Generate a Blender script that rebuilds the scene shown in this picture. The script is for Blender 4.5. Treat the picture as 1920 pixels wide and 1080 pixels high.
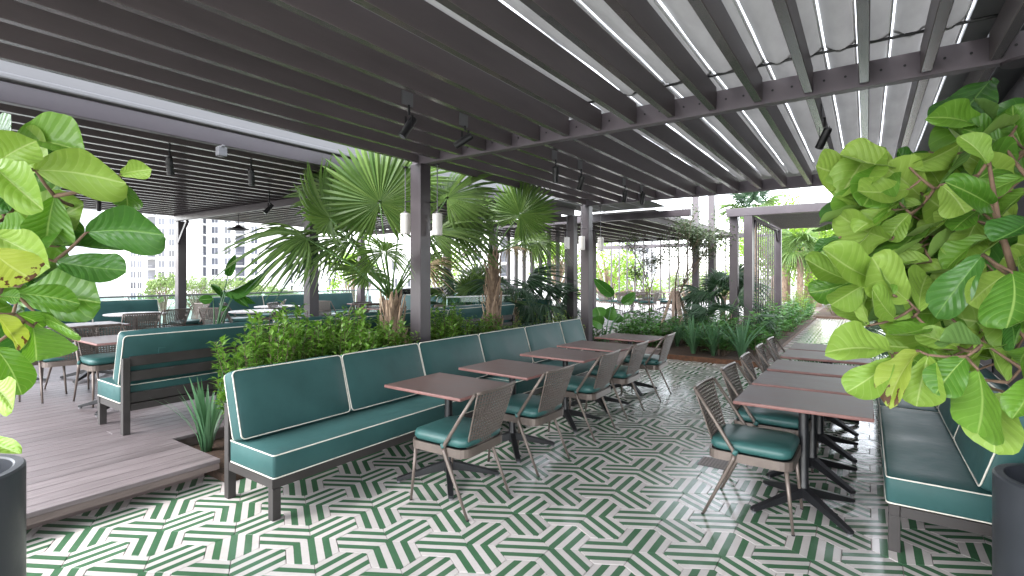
import bpy, bmesh, math, random
import numpy as np
from mathutils import Vector, Matrix, Euler
R = math.radians
rng = random.Random(7)
for o in list(bpy.data.objects): bpy.data.objects.remove(o)
scene = bpy.context.scene
C = scene.collection

# ---------------------------------------------------------------- camera
H = 1.55; F = 954.0; HY = 516.0; TH = math.atan(665/954.0)
SN, CS = math.sin(TH), math.cos(TH)
cam = bpy.data.objects.new('camera', bpy.data.cameras.new('camera'))
C.objects.link(cam); scene.camera = cam
cam.location = (0, 0, H); cam.rotation_euler = (R(90), 0, TH)
cam.data.sensor_width = 36; cam.data.lens = F/1920*36
cam.data.shift_y = -24/1920; cam.data.clip_start = .05; cam.data.clip_end = 2000
# ---------------------------------------------------------------- sky, sun, exposure
SUN_EL, SUN_AZ = R(48), R(205)          # azimuth of the sun measured from +Y clockwise
w = bpy.data.worlds.new('World'); scene.world = w; w.use_nodes = True
nt = w.node_tree; nt.nodes.clear()
sky = nt.nodes.new('ShaderNodeTexSky'); sky.sky_type = 'NISHITA'; sky.sun_disc = False
sky.sun_elevation = SUN_EL; sky.sun_rotation = SUN_AZ; sky.air_density = 1.0; sky.dust_density = 1.2; sky.ozone_density = 1.0
hs = nt.nodes.new('ShaderNodeHueSaturation'); hs.inputs['Saturation'].default_value = .25
bg = nt.nodes.new('ShaderNodeBackground'); bg.inputs['Strength'].default_value = .15
ou = nt.nodes.new('ShaderNodeOutputWorld')
nt.links.new(sky.outputs[0], hs.inputs['Color']); nt.links.new(hs.outputs[0], bg.inputs[0]); nt.links.new(bg.outputs[0], ou.inputs[0])
sl = bpy.data.lights.new('sun', 'SUN'); sl.energy = .5; sl.angle = R(40); sl.color = (1, .97, .92)
so = bpy.data.objects.new('sun', sl); C.objects.link(so)
sd = Vector((math.sin(SUN_AZ)*math.cos(SUN_EL), math.cos(SUN_AZ)*math.cos(SUN_EL), math.sin(SUN_EL)))
so.rotation_euler = sd.to_track_quat('Z', 'Y').to_euler(); so.location = (0, -5, 12)
scene.view_settings.view_transform = 'Standard'; scene.view_settings.look = 'None'
scene.view_settings.exposure = 3.05; scene.view_settings.gamma = 1
scene.render.resolution_x = 1024; scene.render.resolution_y = 576
scene.render.engine = 'CYCLES'
scene.cycles.max_bounces = 10; scene.cycles.diffuse_bounces = 5; scene.cycles.transparent_max_bounces = 12

# ---------------------------------------------------------------- helpers
def ray(px, py):
    r = (px-960)/F
    return Vector((r*CS-SN, r*SN+CS, (HY-py)/F))
def pz(px, py, z=0.):                     # world point of a picture point lying at height z
    v = ray(px, py); return Vector((0, 0, H)) + v*((z-H)/v.z)
def pd(px, py, d):                        # world point at depth d along the view
    return Vector((0, 0, H)) + ray(px, py)*d

class MB:
    def __init__(s): s.v = []; s.f = []; s.uv = None
    def add(s, vs, fs):
        n = len(s.v); s.v += [tuple(v) for v in vs]; s.f += [tuple(i+n for i in f) for f in fs]; return s
    def box(s, x0, x1, y0, y1, z0, z1, m=None):
        vs = [(x, y, z) for z in (z0, z1) for y in (y0, y1) for x in (x0, x1)]
        if m is not None: vs = [m @ Vector(v) for v in vs]
        return s.add(vs, [(0,2,3,1),(4,5,7,6),(0,1,5,4),(2,6,7,3),(0,4,6,2),(1,3,7,5)])
    def bar(s, a, b, wx, wy, up=(0,0,1)):   # rectangular bar from a to b
        a = Vector(a); b = Vector(b); d = (b-a); L = d.length; d.normalize()
        u = Vector(up); x = d.cross(u)
        if x.length < 1e-4: x = d.cross(Vector((1,0,0)))
        x.normalize(); y = x.cross(d)
        vs = []
        for p in (a, b):
            for i, j in ((-1,-1),(1,-1),(1,1),(-1,1)): vs.append(p + x*(i*wx/2) + y*(j*wy/2))
        return s.add(vs, [(3,2,1,0),(4,5,6,7),(0,1,5,4),(1,2,6,5),(2,3,7,6),(3,0,4,7)])
    def tube(s, pts, rad, n=8, caps=True, closed=False):
        pts = [Vector(p) for p in pts]; k = len(pts)
        if not hasattr(rad, '__len__'): rad = [rad]*k
        vs = []; fs = []; px = None
        for i, p in enumerate(pts):
            a = pts[i-1] if (i or closed) else p; b = pts[(i+1) % k] if (i < k-1 or closed) else p
            t = (b-a).normalized()
            if px is None:
                px = t.cross(Vector((0,0,1)))
                if px.length < .05: px = t.cross(Vector((0,1,0)))
            x = (px - t*px.dot(t)).normalized(); px = x; y = t.cross(x)
            for j in range(n):
                an = 2*math.pi*j/n; vs.append(p + (x*math.cos(an)+y*math.sin(an))*rad[i])
        for i in range(k if closed else k-1):
            for j in range(n):
                a0 = i*n+j; a1 = i*n+(j+1)%n; b0 = ((i+1)%k)*n+j; b1 = ((i+1)%k)*n+(j+1)%n
                fs.append((a0,a1,b1,b0))
        if caps and not closed: fs.append(tuple(range(n))[::-1]); fs.append(tuple(range((k-1)*n, k*n)))
        return s.add(vs, fs)
    def lathe(s, prof, n=32, c=(0,0,0)):
        vs = []; fs = []
        for r, z in prof:
            for j in range(n):
                a = 2*math.pi*j/n; vs.append((c[0]+r*math.cos(a), c[1]+r*math.sin(a), c[2]+z))
        for i in range(len(prof)-1):
            for j in range(n): fs.append((i*n+j, i*n+(j+1)%n, (i+1)*n+(j+1)%n, (i+1)*n+j))
        return s.add(vs, fs)
    def prism(s, poly, z0, z1):
        n = len(poly); vs = [(x, y, z0) for x, y in poly]+[(x, y, z1) for x, y in poly]
        return s.add(vs, [tuple(range(n))[::-1], tuple(range(n, 2*n))]+[(i, (i+1)%n, n+(i+1)%n, n+i) for i in range(n)])
    def mesh(s, name, mat, smooth=False, bevel=0, seg=2):
        me = bpy.data.meshes.new(name); me.from_pydata(s.v, [], s.f)
        if bevel:
            bm = bmesh.new(); bm.from_mesh(me)
            ed = [e for e in bm.edges if len(e.link_faces) == 2 and e.calc_face_angle(0) > .6]
            bmesh.ops.bevel(bm, geom=ed, offset=bevel, segments=seg, affect='EDGES', profile=.5, clamp_overlap=True)
            bm.to_mesh(me); bm.free()
        if s.uv: 
            l = me.uv_layers.new(name='UVMap'); arr = np.array(s.uv, dtype=np.float32)
            idx = np.empty(len(me.loops), dtype=np.int32); me.loops.foreach_get('vertex_index', idx)
            l.data.foreach_set('uv', arr[idx].ravel())
        if smooth: me.shade_smooth()
        if smooth == 'auto': me.set_sharp_from_angle(angle=.6)
        me.materials.append(mat); me.update(); return me
    def build(s, name, mat, parent=None, loc=(0,0,0), rot=None, smooth=False, bevel=0, seg=2):
        return ob(name, s.mesh(name, mat, smooth, bevel, seg), parent, loc, rot)
def ob(name, me, parent=None, loc=(0,0,0), rot=None, scale=None):
    o = bpy.data.objects.new(name, me); C.objects.link(o)
    if parent is not None: o.parent = parent
    o.location = loc
    if rot is not None: o.rotation_euler = rot
    if scale is not None: o.scale = scale
    return o
def tag(o, label=None, cat=None, group=None, kind=None):
    if label: o['label'] = label
    if cat: o['category'] = cat
    if group: o['group'] = group
    if kind: o['kind'] = kind
    return o
def thing(name, label, cat, loc=(0,0,0), rz=0, group=None):
    o = bpy.data.objects.new(name, None); C.objects.link(o); o.location = loc; o.rotation_euler = (0,0,rz)
    o.empty_display_size = .1
    return tag(o, label, cat, group)
def copy_tree(o, parent=None):
    c = o.copy(); C.objects.link(c); c.parent = parent
    for ch in o.children: copy_tree(ch, c)
    return c
def place(proto, used, label, loc, rz=0, group=None, scale=1):
    o = proto if not used[0] else copy_tree(proto); used[0] = True
    o['label'] = label; o.location = loc; o.rotation_euler = (0,0,rz)
    if scale != 1: o.scale = (scale,)*3 if not hasattr(scale, '__len__') else scale
    if group: o['group'] = group
    return o
ORD = ['first','second','third','fourth','fifth','sixth','seventh','eighth','ninth','tenth','eleventh','twelfth']

# ---------------------------------------------------------------- materials
class NT:
    def __init__(s, name):
        s.m = bpy.data.materials.new(name); s.m.use_nodes = True; s.t = s.m.node_tree
        s.p = s.t.nodes['Principled BSDF']; s.o = s.t.nodes['Material Output']
    def n(s, typ, ins={}, **kw):
        x = s.t.nodes.new('ShaderNode'+typ)
        for k, v in kw.items(): setattr(x, k, v)
        for k, v in ins.items(): s.set(x, k, v)
        return x
    def set(s, x, k, v):
        if isinstance(v, bpy.types.NodeSocket): s.t.links.new(v, x.inputs[k])
        elif isinstance(v, bpy.types.Node): s.t.links.new(v.outputs[0], x.inputs[k])
        else: x.inputs[k].default_value = v
    def math(s, op, a, b=None, c=None):
        ins = {0: a}
        if b is not None: ins[1] = b
        if c is not None: ins[2] = c
        return s.n('Math', ins, operation=op)
    def mix(s, f, a, b, typ='MIX'):
        x = s.n('Mix', {}, data_type='RGBA', blend_type=typ); s.set(x, 0, f)
        s.set(x, 6, a if not isinstance(a, tuple) else (*a, 1)); s.set(x, 7, b if not isinstance(b, tuple) else (*b, 1))
        return x.outputs[2]
    def bump(s, h, strength, dist=.01):
        b = s.n('Bump', {'Strength': strength, 'Distance': dist}); s.set(b, 'Height', h)
        s.t.links.new(b.outputs[0], s.p.inputs['Normal']); return b
def M(name, col, rough=.5, metal=0., var=.15, scale=6., stretch=(1,1,1), bump=0., bscale=60., rvar=.1, objvar=0., spec=.5, tint=None, trans=0., coat=0.):
    g = NT(name); p = g.p
    tc = g.n('TexCoord'); mp = g.n('Mapping', {'Vector': tc.outputs['Object'], 'Scale': stretch})
    if objvar:
        oi = g.n('ObjectInfo'); off = g.n('VectorMath', {0: oi.outputs['Random'], 1: (37., 17., 29.)}, operation='MULTIPLY')
        ad = g.n('VectorMath', {0: mp.outputs[0], 1: off.outputs[0]}, operation='ADD'); vec = ad.outputs[0]
    else: vec = mp.outputs[0]
    nz = g.n('TexNoise', {'Vector': vec, 'Scale': scale, 'Detail': 6., 'Roughness': .6})
    lo = tuple(c*(1-var) for c in col); hi = tuple(min(1, c*(1+var)) for c in col)
    if tint: hi = tint
    rp = g.n('MapRange', {0: nz.outputs[0], 1: .3, 2: .7})
    cc = g.mix(rp.outputs[0], lo, hi)
    if objvar:
        v = g.n('MapRange', {0: oi.outputs['Random'], 3: 1-objvar, 4: 1+objvar})
        h = g.n('HueSaturation', {'Value': v.outputs[0], 'Color': cc}); cc = h.outputs[0]
    g.set(p, 'Base Color', cc)
    rr = g.n('MapRange', {0: nz.outputs[0], 1: .3, 2: .7, 3: max(.02, rough-rvar), 4: min(1, rough+rvar)})
    g.set(p, 'Roughness', rr.outputs[0]); p.inputs['Metallic'].default_value = metal
    p.inputs['Specular IOR Level'].default_value = spec
    if coat: p.inputs['Coat Weight'].default_value = coat; p.inputs['Coat Roughness'].default_value = .15; p.inputs['Coat IOR'].default_value = 1.8
    if bump:
        n2 = g.n('TexNoise', {'Vector': vec, 'Scale': bscale, 'Detail': 4.})
        g.bump(n2.outputs[0], bump, .005)
    if trans:
        tr = g.n('BsdfTranslucent', {'Color': cc}); mx = g.n('MixShader', {0: trans, 1: p.outputs[0], 2: tr.outputs[0]})
        g.t.links.new(mx.outputs[0], g.o.inputs[0])
    return g.m

def tile_material():
    g = NT('cement_tile_green_stripe'); uv = g.n('UVMap'); sx = g.n('SeparateXYZ', {0: uv.outputs[0]})
    b = g.math('MULTIPLY', g.math('ADD', sx.outputs[1], .5), 7.)
    tc = g.n('TexCoord'); gi = g.n('NewGeometry')
    wob = g.n('TexNoise', {'Vector': gi.outputs['Position'], 'Scale': 30., 'Detail': 3.})
    b2 = g.math('ADD', b, g.math('MULTIPLY', g.math('SUBTRACT', wob.outputs[0], .5), .05))
    fr = g.math('PINGPONG', g.math('SUBTRACT', b2, .5), 1.)       # 0 = middle of a cream band, 1 = middle of a green band
    st = g.n('MapRange', {0: fr, 1: .48, 2: .52})
    n1 = g.n('TexNoise', {'Vector': gi.outputs['Position'], 'Scale': 9., 'Detail': 6., 'Roughness': .65})
    n2 = g.n('TexNoise', {'Vector': gi.outputs['Position'], 'Scale': 90., 'Detail': 3.})
    at = g.n('Attribute', attribute_name='rnd'); oi = g.n('ObjectInfo')
    rd = g.math('FRACT', g.math('ADD', at.outputs['Fac'], oi.outputs['Random']))
    gr = g.mix(n1.outputs[0], (.052, .130, .066), (.082, .18, .10)); cr = g.mix(n1.outputs[0], (.55, .505, .485), (.66, .615, .595))
    cc = g.mix(st.outputs[0], cr, gr)
    n3 = g.n('TexNoise', {'Vector': gi.outputs['Position'], 'Scale': 1.1, 'Detail': 5., 'Roughness': .6})
    dirt = g.n('MapRange', {0: n3.outputs[0], 1: .35, 2: .7, 3: .05, 4: -.10})
    rd2 = g.math('ADD', g.n('MapRange', {0: rd, 3: .88, 4: 1.04}).outputs[0], dirt.outputs[0])
    vv = g.math('ADD', rd2, g.math('MULTIPLY', g.math('SUBTRACT', n2.outputs[0], .5), .14))
    h = g.n('HueSaturation', {'Value': vv.outputs[0], 'Color': cc}); g.set(g.p, 'Base Color', h.outputs[0])
    ro = g.n('MapRange', {0: n1.outputs[0], 1: .3, 2: .7, 3: .10, 4: .24}); g.set(g.p, 'Roughness', ro.outputs[0])
    wv = g.n('TexNoise', {'Vector': gi.outputs['Position'], 'Scale': 5., 'Detail': 2.})
    g.bump(g.math('ADD', g.math('MULTIPLY', wv.outputs[0], 1.), g.math('MULTIPLY', n2.outputs[0], .06)), .09, .02)
    return g.m
def leaf_material(name, dark, light, trans=.3, rough=.38, veins=0., spots=0., vcol=None, objvar=.25, back=None):
    g = NT(name); p = g.p; oi = g.n('ObjectInfo'); gi = g.n('NewGeometry'); tc = g.n('TexCoord')
    nz = g.n('TexNoise', {'Vector': tc.outputs['Object'], 'Scale': 9., 'Detail': 4.})
    isl = gi.outputs['Random Per Island']
    f = g.math('ADD', g.math('MULTIPLY', isl if not veins else oi.outputs['Random'], .7), g.math('MULTIPLY', nz.outputs[0], .3))
    cc = g.mix(f.outputs[0], dark, light)
    hgt = nz.outputs[0]
    if veins:
        uv = g.n('UVMap'); sx = g.n('SeparateXYZ', {0: uv.outputs[0]})
        au = g.math('ABSOLUTE', sx.outputs[0])
        mid = g.n('MapRange', {0: au, 1: .02, 2: .06, 3: 1., 4: 0.}).outputs[0]
        k = g.math('SUBTRACT', g.math('MULTIPLY', sx.outputs[1], 7.5), g.math('MULTIPLY', au, 2.2))
        lat = g.math('PINGPONG', k, .5); lat = g.n('MapRange', {0: lat, 1: .0, 2: .09, 3: 1., 4: 0.}).outputs[0]
        vm = g.math('MAXIMUM', mid, g.math('MULTIPLY', lat, .35))
        cc = g.mix(g.math('MULTIPLY', vm, veins).outputs[0], cc, vcol or light)
        if spots:
            ns = g.n('TexNoise', {'Vector': tc.outputs['Object'], 'Scale': 7., 'Detail': 3.})
            # browning starts at the leaf's tip
            sp = g.math('ADD', ns.outputs[0], g.math('MULTIPLY', g.math('SUBTRACT', sx.outputs[1], .6), .5))
            sm = g.n('MapRange', {0: sp.outputs[0], 1: .66, 2: .70}).outputs[0]
            cc = g.mix(g.math('MULTIPLY', sm, spots).outputs[0], cc, (.10, .045, .02))
        hgt = g.math('ADD', g.math('MULTIPLY', g.math('PINGPONG', k, .5), 1.), g.math('MULTIPLY', mid, -.6)).outputs[0]
        g.bump(hgt, .28, .012)
    if back: cc = g.mix(gi.outputs['Backfacing'], cc, back)
    g.set(p, 'Base Color', cc); p.inputs['Roughness'].default_value = rough; p.inputs['Specular IOR Level'].default_value = .4
    tl = g.n('HueSaturation', {'Color': cc, 'Value': 1.35, 'Saturation': 1.1})
    tr = g.n('BsdfTranslucent', {'Color': tl.outputs[0]}); mx = g.n('MixShader', {0: trans, 1: p.outputs[0], 2: tr.outputs[0]})
    g.t.links.new(mx.outputs[0], g.o.inputs[0]); return g.m
def glass_material(name, tint=(.80,.93,.90), refl=.12):
    g = NT(name); t = g.n('BsdfTransparent', {'Color': (*tint, 1)}); gl = g.n('BsdfGlossy', {'Roughness': .03, 'Color': (.9,.95,.95,1)})
    fr = g.n('Fresnel', {'IOR': 1.5}); ad = g.math('ADD', fr.outputs[0], refl*.3)
    mx = g.n('MixShader', {0: ad.outputs[0], 1: t.outputs[0], 2: gl.outputs[0]}); g.t.links.new(mx.outputs[0], g.o.inputs[0]); return g.m

m_tile = tile_material()
m_grout = M('grout', (.20,.16,.15), .9, var=.2, scale=20)
m_plank = M('composite_deck', (.135,.111,.114), .5, var=.34, scale=3.2, stretch=(16,.7,4), bump=.18, bscale=25, objvar=.10, tint=(.205,.172,.178))
m_fascia = M('deck_fascia', (.17,.13,.12), .6, var=.2, scale=4, stretch=(8,1,8), bump=.2, bscale=30)
m_frame = M('bronze_painted_steel', (.062,.051,.059), .38, var=.12, scale=3, objvar=.05)
m_joist = M('dark_painted_joist', (.112,.093,.097), .5, spec=.35, rvar=.0, var=.12, scale=2.2, stretch=(3,.5,3), objvar=.12)
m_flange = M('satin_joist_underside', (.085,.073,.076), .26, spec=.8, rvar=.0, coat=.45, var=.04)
m_girder_lit = M('lit_girder_paint', (.150,.128,.146), .42, var=.08, scale=3)  # frame paint made lighter, daylight on the girder faces put into the colour
m_gutter = M('pale_gutter', (.15,.147,.152), .5, var=.12, scale=2, stretch=(1,.3,1))
m_fabric = M('shade_fabric', (.34,.335,.33), .85, var=.14, scale=3, stretch=(2,.6,1), trans=.135, bump=.1, bscale=8)
m_pale_fabric = M('pale_shade_fabric', (.5,.5,.5), .8, var=.1, scale=2, stretch=(1,.4,1), trans=.25)
m_batten = M('pale_batten', (.75,.75,.76), .4, var=.08)
m_vinyl = M('teal_vinyl', (.037,.097,.095), .46, var=.16, scale=2.5, bump=.9, bscale=6, rvar=.08, spec=.18)
m_pipe = M('cream_piping', (.72,.68,.60), .6, var=.1, scale=30)
m_bframe = M('bench_frame_paint', (.038,.033,.032), .5, var=.15, scale=8, bump=.03)
m_top = M('brown_tabletop', (.098,.060,.053), .46, spec=.35, objvar=.10, var=.25, scale=5, stretch=(1,5,1), rvar=.06, tint=(.135,.088,.080))
m_edge = M('tabletop_edge', (.215,.105,.095), .5, var=.15, scale=12)
m_black = M('black_powdercoat', (.012,.012,.014), .38, var=.2, scale=12, bump=.03, bscale=200)
m_chair = M('bronze_chair_metal', (.155,.124,.107), .38, metal=.3, var=.15, scale=9, rvar=.08)
m_weave = M('woven_strap', (.118,.096,.084), .6, metal=.1, var=.25, scale=40, bump=.15, bscale=160)
m_seat = M('teal_seat_vinyl', (.031,.105,.099), .38, var=.12, scale=5, bump=.04, bscale=200, rvar=.06)
m_planter = M('charcoal_planter', (.028,.031,.038), .42, var=.12, scale=5, bump=.05, bscale=120)
m_lamp = M('lantern_glass', (.82,.80,.78), .35, var=.04, trans=.3)
m_white = M('white_stucco', (.80,.79,.78), .85, var=.05, scale=.3, bump=.1, bscale=4)
m_white2 = M('grey_stucco', (.55,.56,.58), .85, var=.08, scale=.3)
m_win = M('window_glass_pale', (.075,.08,.10), .15, var=.3, scale=.2, objvar=.35)
m_slab = M('balcony_concrete', (.62,.62,.63), .8, var=.08)
m_rail = M('grey_rail', (.16,.16,.17), .5, var=.1)
m_soil = M('mulch', (.045,.026,.018), .95, var=.5, scale=35, bump=.8, bscale=90, tint=(.10,.06,.04))
m_wall = M('dark_blue_grey_wall', (.052,.053,.062), .6, var=.12, scale=2, bump=.05)
m_conc = M('pale_concrete', (.42,.40,.39), .7, var=.15, scale=2, bump=.05)
m_ground = M('far_ground', (.22,.22,.20), .9, var=.3, scale=.05)
m_glass = glass_material('railing_glass')
m_bark = M('palm_bark', (.20,.135,.10), .9, var=.4, scale=14, stretch=(1,1,.4), bump=.6, bscale=40, tint=(.36,.26,.19))
m_boot = M('palm_boot_fibre', (.27,.17,.11), .85, var=.45, scale=30, stretch=(1,1,.25), bump=.5, bscale=60, tint=(.48,.35,.25))
m_twig = M('twig', (.12,.085,.06), .85, var=.3, scale=20)
m_branch = M('fig_branch', (.17,.105,.07), .8, var=.3, scale=25, bump=.3, bscale=60)
m_stake = M('stake_wood', (.42,.31,.25), .8, var=.2, scale=6, stretch=(8,8,1))
m_timber = M('timber_kerb', (.21,.165,.155), .65, var=.2, scale=5, stretch=(1,8,8), bump=.1)
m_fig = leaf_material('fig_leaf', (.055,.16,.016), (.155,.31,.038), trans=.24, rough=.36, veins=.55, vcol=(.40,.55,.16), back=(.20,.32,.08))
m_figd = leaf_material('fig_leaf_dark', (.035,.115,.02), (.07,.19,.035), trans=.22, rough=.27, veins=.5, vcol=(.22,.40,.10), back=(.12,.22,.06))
m_figl = leaf_material('fig_leaf_pale', (.165,.30,.04), (.27,.40,.07), trans=.26, rough=.45, veins=.5, vcol=(.50,.60,.24), back=(.30,.42,.14))
m_figs = leaf_material('fig_leaf_scorched', (.24,.34,.05), (.40,.45,.08), trans=.3, rough=.5, veins=.5, spots=1., vcol=(.50,.55,.2), back=(.34,.38,.12))
m_palm = leaf_material('palm_leaf', (.06,.125,.028), (.17,.26,.07), trans=.28, rough=.4)
m_palmd = leaf_material('palm_leaf_dark', (.025,.06,.03), (.05,.10,.045), trans=.18, rough=.42)
m_palmdry = leaf_material('palm_leaf_dry', (.25,.19,.10), (.38,.30,.18), trans=.2, rough=.7)
m_shrub = leaf_material('shrub_leaf', (.04,.12,.016), (.20,.36,.06), trans=.30, rough=.33)
m_shruby = leaf_material('shrub_leaf_yellow', (.10,.22,.02), (.28,.42,.06), trans=.35, rough=.4)
m_strap = leaf_material('strappy_leaf', (.06,.15,.07), (.14,.27,.14), trans=.22, rough=.42)
m_broad = leaf_material('broad_leaf', (.04,.13,.03), (.12,.27,.06), trans=.28, rough=.32)
m_tree = leaf_material('far_tree_leaf', (.10,.16,.05), (.24,.32,.11), trans=.3, rough=.6)
m_treed = leaf_material('thin_tree_leaf', (.06,.085,.045), (.12,.16,.08), trans=.25, rough=.5)
m_petiole = M('petiole', (.07,.15,.035), .5, var=.2)
m_blackpanel = M('black_metal', (.01,.01,.012), .5)

# ================================================================ SETTING
tag(MB().box(-900, 900, -300, 1500, -7.2, -7).build('ground', m_ground), kind='structure')
terrace = tag(MB().box(-13.2, 7, -7, 32, -.6, -.022).build('terrace_slab', m_grout), kind='structure')
# ---- tiled floor: hexagonal cement tiles, each with seven parallel bands
S = .157; W3 = math.sqrt(3)*S
c0 = pz(1055.7, 965.7)
def hex_geo(cx, cy, rot, z):
    gap, bev, dep = .0021, .0022, .010
    vs = []; uv = []
    for k in range(6):
        a = R(30+60*k); r = S-gap; vs.append((cx+r*math.cos(a), cy+r*math.sin(a), z-dep))
        uv.append((math.cos(a-rot)*r/W3, math.sin(a-rot)*r/W3))
    for k in range(6):
        a = R(30+60*k); r = S-gap; vs.append((cx+r*math.cos(a), cy+r*math.sin(a), z-bev*.6))
        uv.append((math.cos(a-rot)*r/W3, math.sin(a-rot)*r/W3))
    for k in range(6):
        a = R(30+60*k); r = S-gap-bev; vs.append((cx+r*math.cos(a), cy+r*math.sin(a), z))
        uv.append((math.cos(a-rot)*r/W3, math.sin(a-rot)*r/W3))
    fs = [tuple(range(12, 18))]
    for k in range(6):
        j = (k+1) % 6; fs.append((k, j, 6+j, 6+k)); fs.append((6+k, 6+j, 12+j, 12+k))
    return vs, fs, uv
floor = tag(MB().box(-4.35, 6.5, -6, 30, -.021, -.0075).build('tile_floor', m_grout), kind='structure')
tiles = []
for r in range(-40, 130):
    for q in range(-110, 60):
        x = c0.x + W3*(q + r/2); y = c0.y + 1.5*S*r
        if not (-4.2 < x < 4.4 and -4 < y < 26): continue
        if y > 9.35 and x < -1.40: continue
        if x < -3.2 and y > 7.35: continue
        if x < -3.95 and y > 2.0: continue
        d = -SN*x + CS*y; u = CS*x + SN*y
        vis = d > .9 and abs(u/d) < 1.03
        rank = d if vis else 100+abs(y)+abs(x)
        tiles.append((rank, x, y, (q-r) % 3))
tiles.sort()
ROT = {0: R(30), 1: R(150), 2: R(90)}
hexme = {}
for k in range(3):
    mb = MB(); vs, fs, uv = hex_geo(0, 0, ROT[k], 0); mb.add(vs, fs); mb.uv = uv; hexme[k] = mb.mesh('tile', m_tile)
for rk, x, y, k in tiles[:300]:
    ob('tile', hexme[k], floor, (x, y, rng.uniform(-.0007, .0007)))
mb = MB(); mb.uv = []; rnds = []
for rk, x, y, k in tiles[300:]:
    vs, fs, uv = hex_geo(x, y, ROT[k], rng.uniform(-.0007, .0007)); mb.add(vs, fs); mb.uv += uv; rnds += [rng.random()]*18
me = mb.mesh('far_tiles', m_tile)
a = me.attributes.new('rnd', 'FLOAT', 'POINT'); a.data.foreach_set('value', rnds)
tag(ob('far_tiles', me, floor), kind='stuff')
# small steel drain grate in the tiles
g = thing('floor_drain', 'small square perforated metal drain grate set in the striped tiles', 'drain', pz(1338, 868))
mb = MB()
for i in range(9): mb.box(-.1, .1, -.1+i*.0245, -.1+i*.0245+.009, .0015, .004)
for i in range(9): mb.box(-.1+i*.0245, -.1+i*.0245+.009, -.1, .105, .0018, .0038)
mb.build('grate', m_chair, g); MB().box(-.11, .11, -.11, .115, -.005, .0012).build('rim', m_black, g)

# ---- timber deck, one plank after the other
DZ = .17
deck = tag(MB().box(-12.6, -4.19, -6, 1.86, -.02, DZ-.032).build('deck', m_fascia), kind='structure')
MB().box(-12.6, -4.86, 1.861, 24, -.02, DZ-.032).build('deck_base', m_fascia, deck)
PW = .142
def plank(x0, x1, y0, y1):
    MB().box(x0, x1, y0, y1, DZ-.03, DZ).build('plank', m_plank, deck, bevel=.003, seg=1)
x = -4.0; i = 0
plank(-4.10, -3.985, -5.5, 1.885)                                  # nosing board
MB().box(-4.10, -3.99, -5.5, 1.88, DZ-.075, DZ-.032).build('nosing', m_fascia, deck)
x = -4.104
while x > -12.5:
    x1 = x; x0 = x-PW+.004
    if x1 > -4.80:
        plank(max(x0, -4.9), x1, -5.5, 1.885)
    else:
        cut = [-5.5, rng.uniform(-2, .6), rng.uniform(1.6, 5.5), rng.uniform(7, 11), 16]
        for a, b in zip(cut, cut[1:]): plank(x0, x1, a+.002, b-.002)
    x -= PW; i += 1
tag(MB().box(-12.6, -3.4, 16.05, 30, -.02, .15).build('far_terrace_paving', m_conc), kind='structure')
# ---- planting beds
bed = tag(MB().box(-4.84, -3.9, 1.89, 9.3, -.02, .06).build('planting_bed_soil', m_soil), kind='structure')
bed2 = tag(MB().box(-4.84, -1.47, 9.42, 21, -.02, .07).build('far_bed_soil', m_soil), kind='structure')
tag(MB().box(.9, 4, 10, 24, -.02, .06).build('right_bed_soil', m_soil), kind='structure')
tag(MB().box(-1.6, 4, 21.2, 27, -.02, .08).build('end_bed_soil', m_soil), kind='structure')
k = thing('timber_kerb', 'low brown timber kerb edging the planted bed beyond the banquette', 'kerb', (-3.4, 8.2, 0))
MB().box(-.45, .22, -.85, 1.22, .0, .15).build('kerb_body', m_timber, k, bevel=.006)
MB().box(-.46, .235, -.865, 1.235, .151, .175).build('kerb_cap', m_timber, k, bevel=.004)
k = thing('steel_edging', 'thin rusty metal edging strip along the mulch in front of the strappy plants', 'edging', (-2.3, 9.4, 0))
MB().box(-.88, .82, -.01, .01, -.01, .085).build('strip', M('rust_steel', (.14,.065,.035), .8, var=.4, scale=12), k)

# ================================================================ PERGOLAS
GZ = 2.77
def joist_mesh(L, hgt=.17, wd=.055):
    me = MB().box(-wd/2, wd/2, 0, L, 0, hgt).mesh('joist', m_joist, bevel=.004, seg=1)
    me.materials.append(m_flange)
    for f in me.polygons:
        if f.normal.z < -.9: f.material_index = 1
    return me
per = thing('slatted_pergola', 'large dark bronze pergola of joists above the green striped tiles', 'pergola', (-4.05, 4.04, 0))
def P_(mb, name, mat, root, **kw):            # build a part given in world coordinates under a root
    o = mb.build(name, mat, root, **kw); o.location = -Vector(root.location) if root.rotation_euler.z == 0 else o.location; return o
A = .158
def post(root, x, y, z0=0, z1=GZ+.17, a=A, name='post'):
    return P_(MB().box(x-a/2, x+a/2, y-a/2, y+a/2, z0, z1), name, m_frame, root, bevel=.006)
for (x, y) in ((-4.05, 4.04), (-4.05, 8.11), (-4.05, -1.4)): post(per, x, y, 0, GZ-.002)
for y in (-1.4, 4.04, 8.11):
    P_(MB().box(-4.14, 2.2, y-.04, y+.04, GZ, GZ+.16), 'girder', m_girder_lit, per, bevel=.004)
    for b in range(20):                                            # bolts through the girder face
        xx = -4.05+.31*b+.155
        for dx in (-.06, .06):
            if y == 4.04: P_(MB().lathe([(0, 0), (.008, 0), (.008, .004), (0, .004)], 8), 'bolt', m_black, per, rot=(R(90), 0, 0)).location = Vector((xx+dx, y-.0405, GZ+.085))-Vector(per.location)
J0 = -4.05; JS = .3105
jm2 = [joist_mesh(5.33), joist_mesh(3.95)]
for b, y0 in enumerate((-1.345, 4.095)):
    jm = jm2[b]
    for i in range(20):
        x = J0 + i*JS
        o = ob('joist', jm, per, Vector((x, y0, GZ+.014))-Vector(per.location)); 
P_(MB().box(-4.05-.0275, -4.05+.0275, 4.09, 8.05, GZ+.19, GZ+.30), 'edge_rail', m_frame, per)
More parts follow.
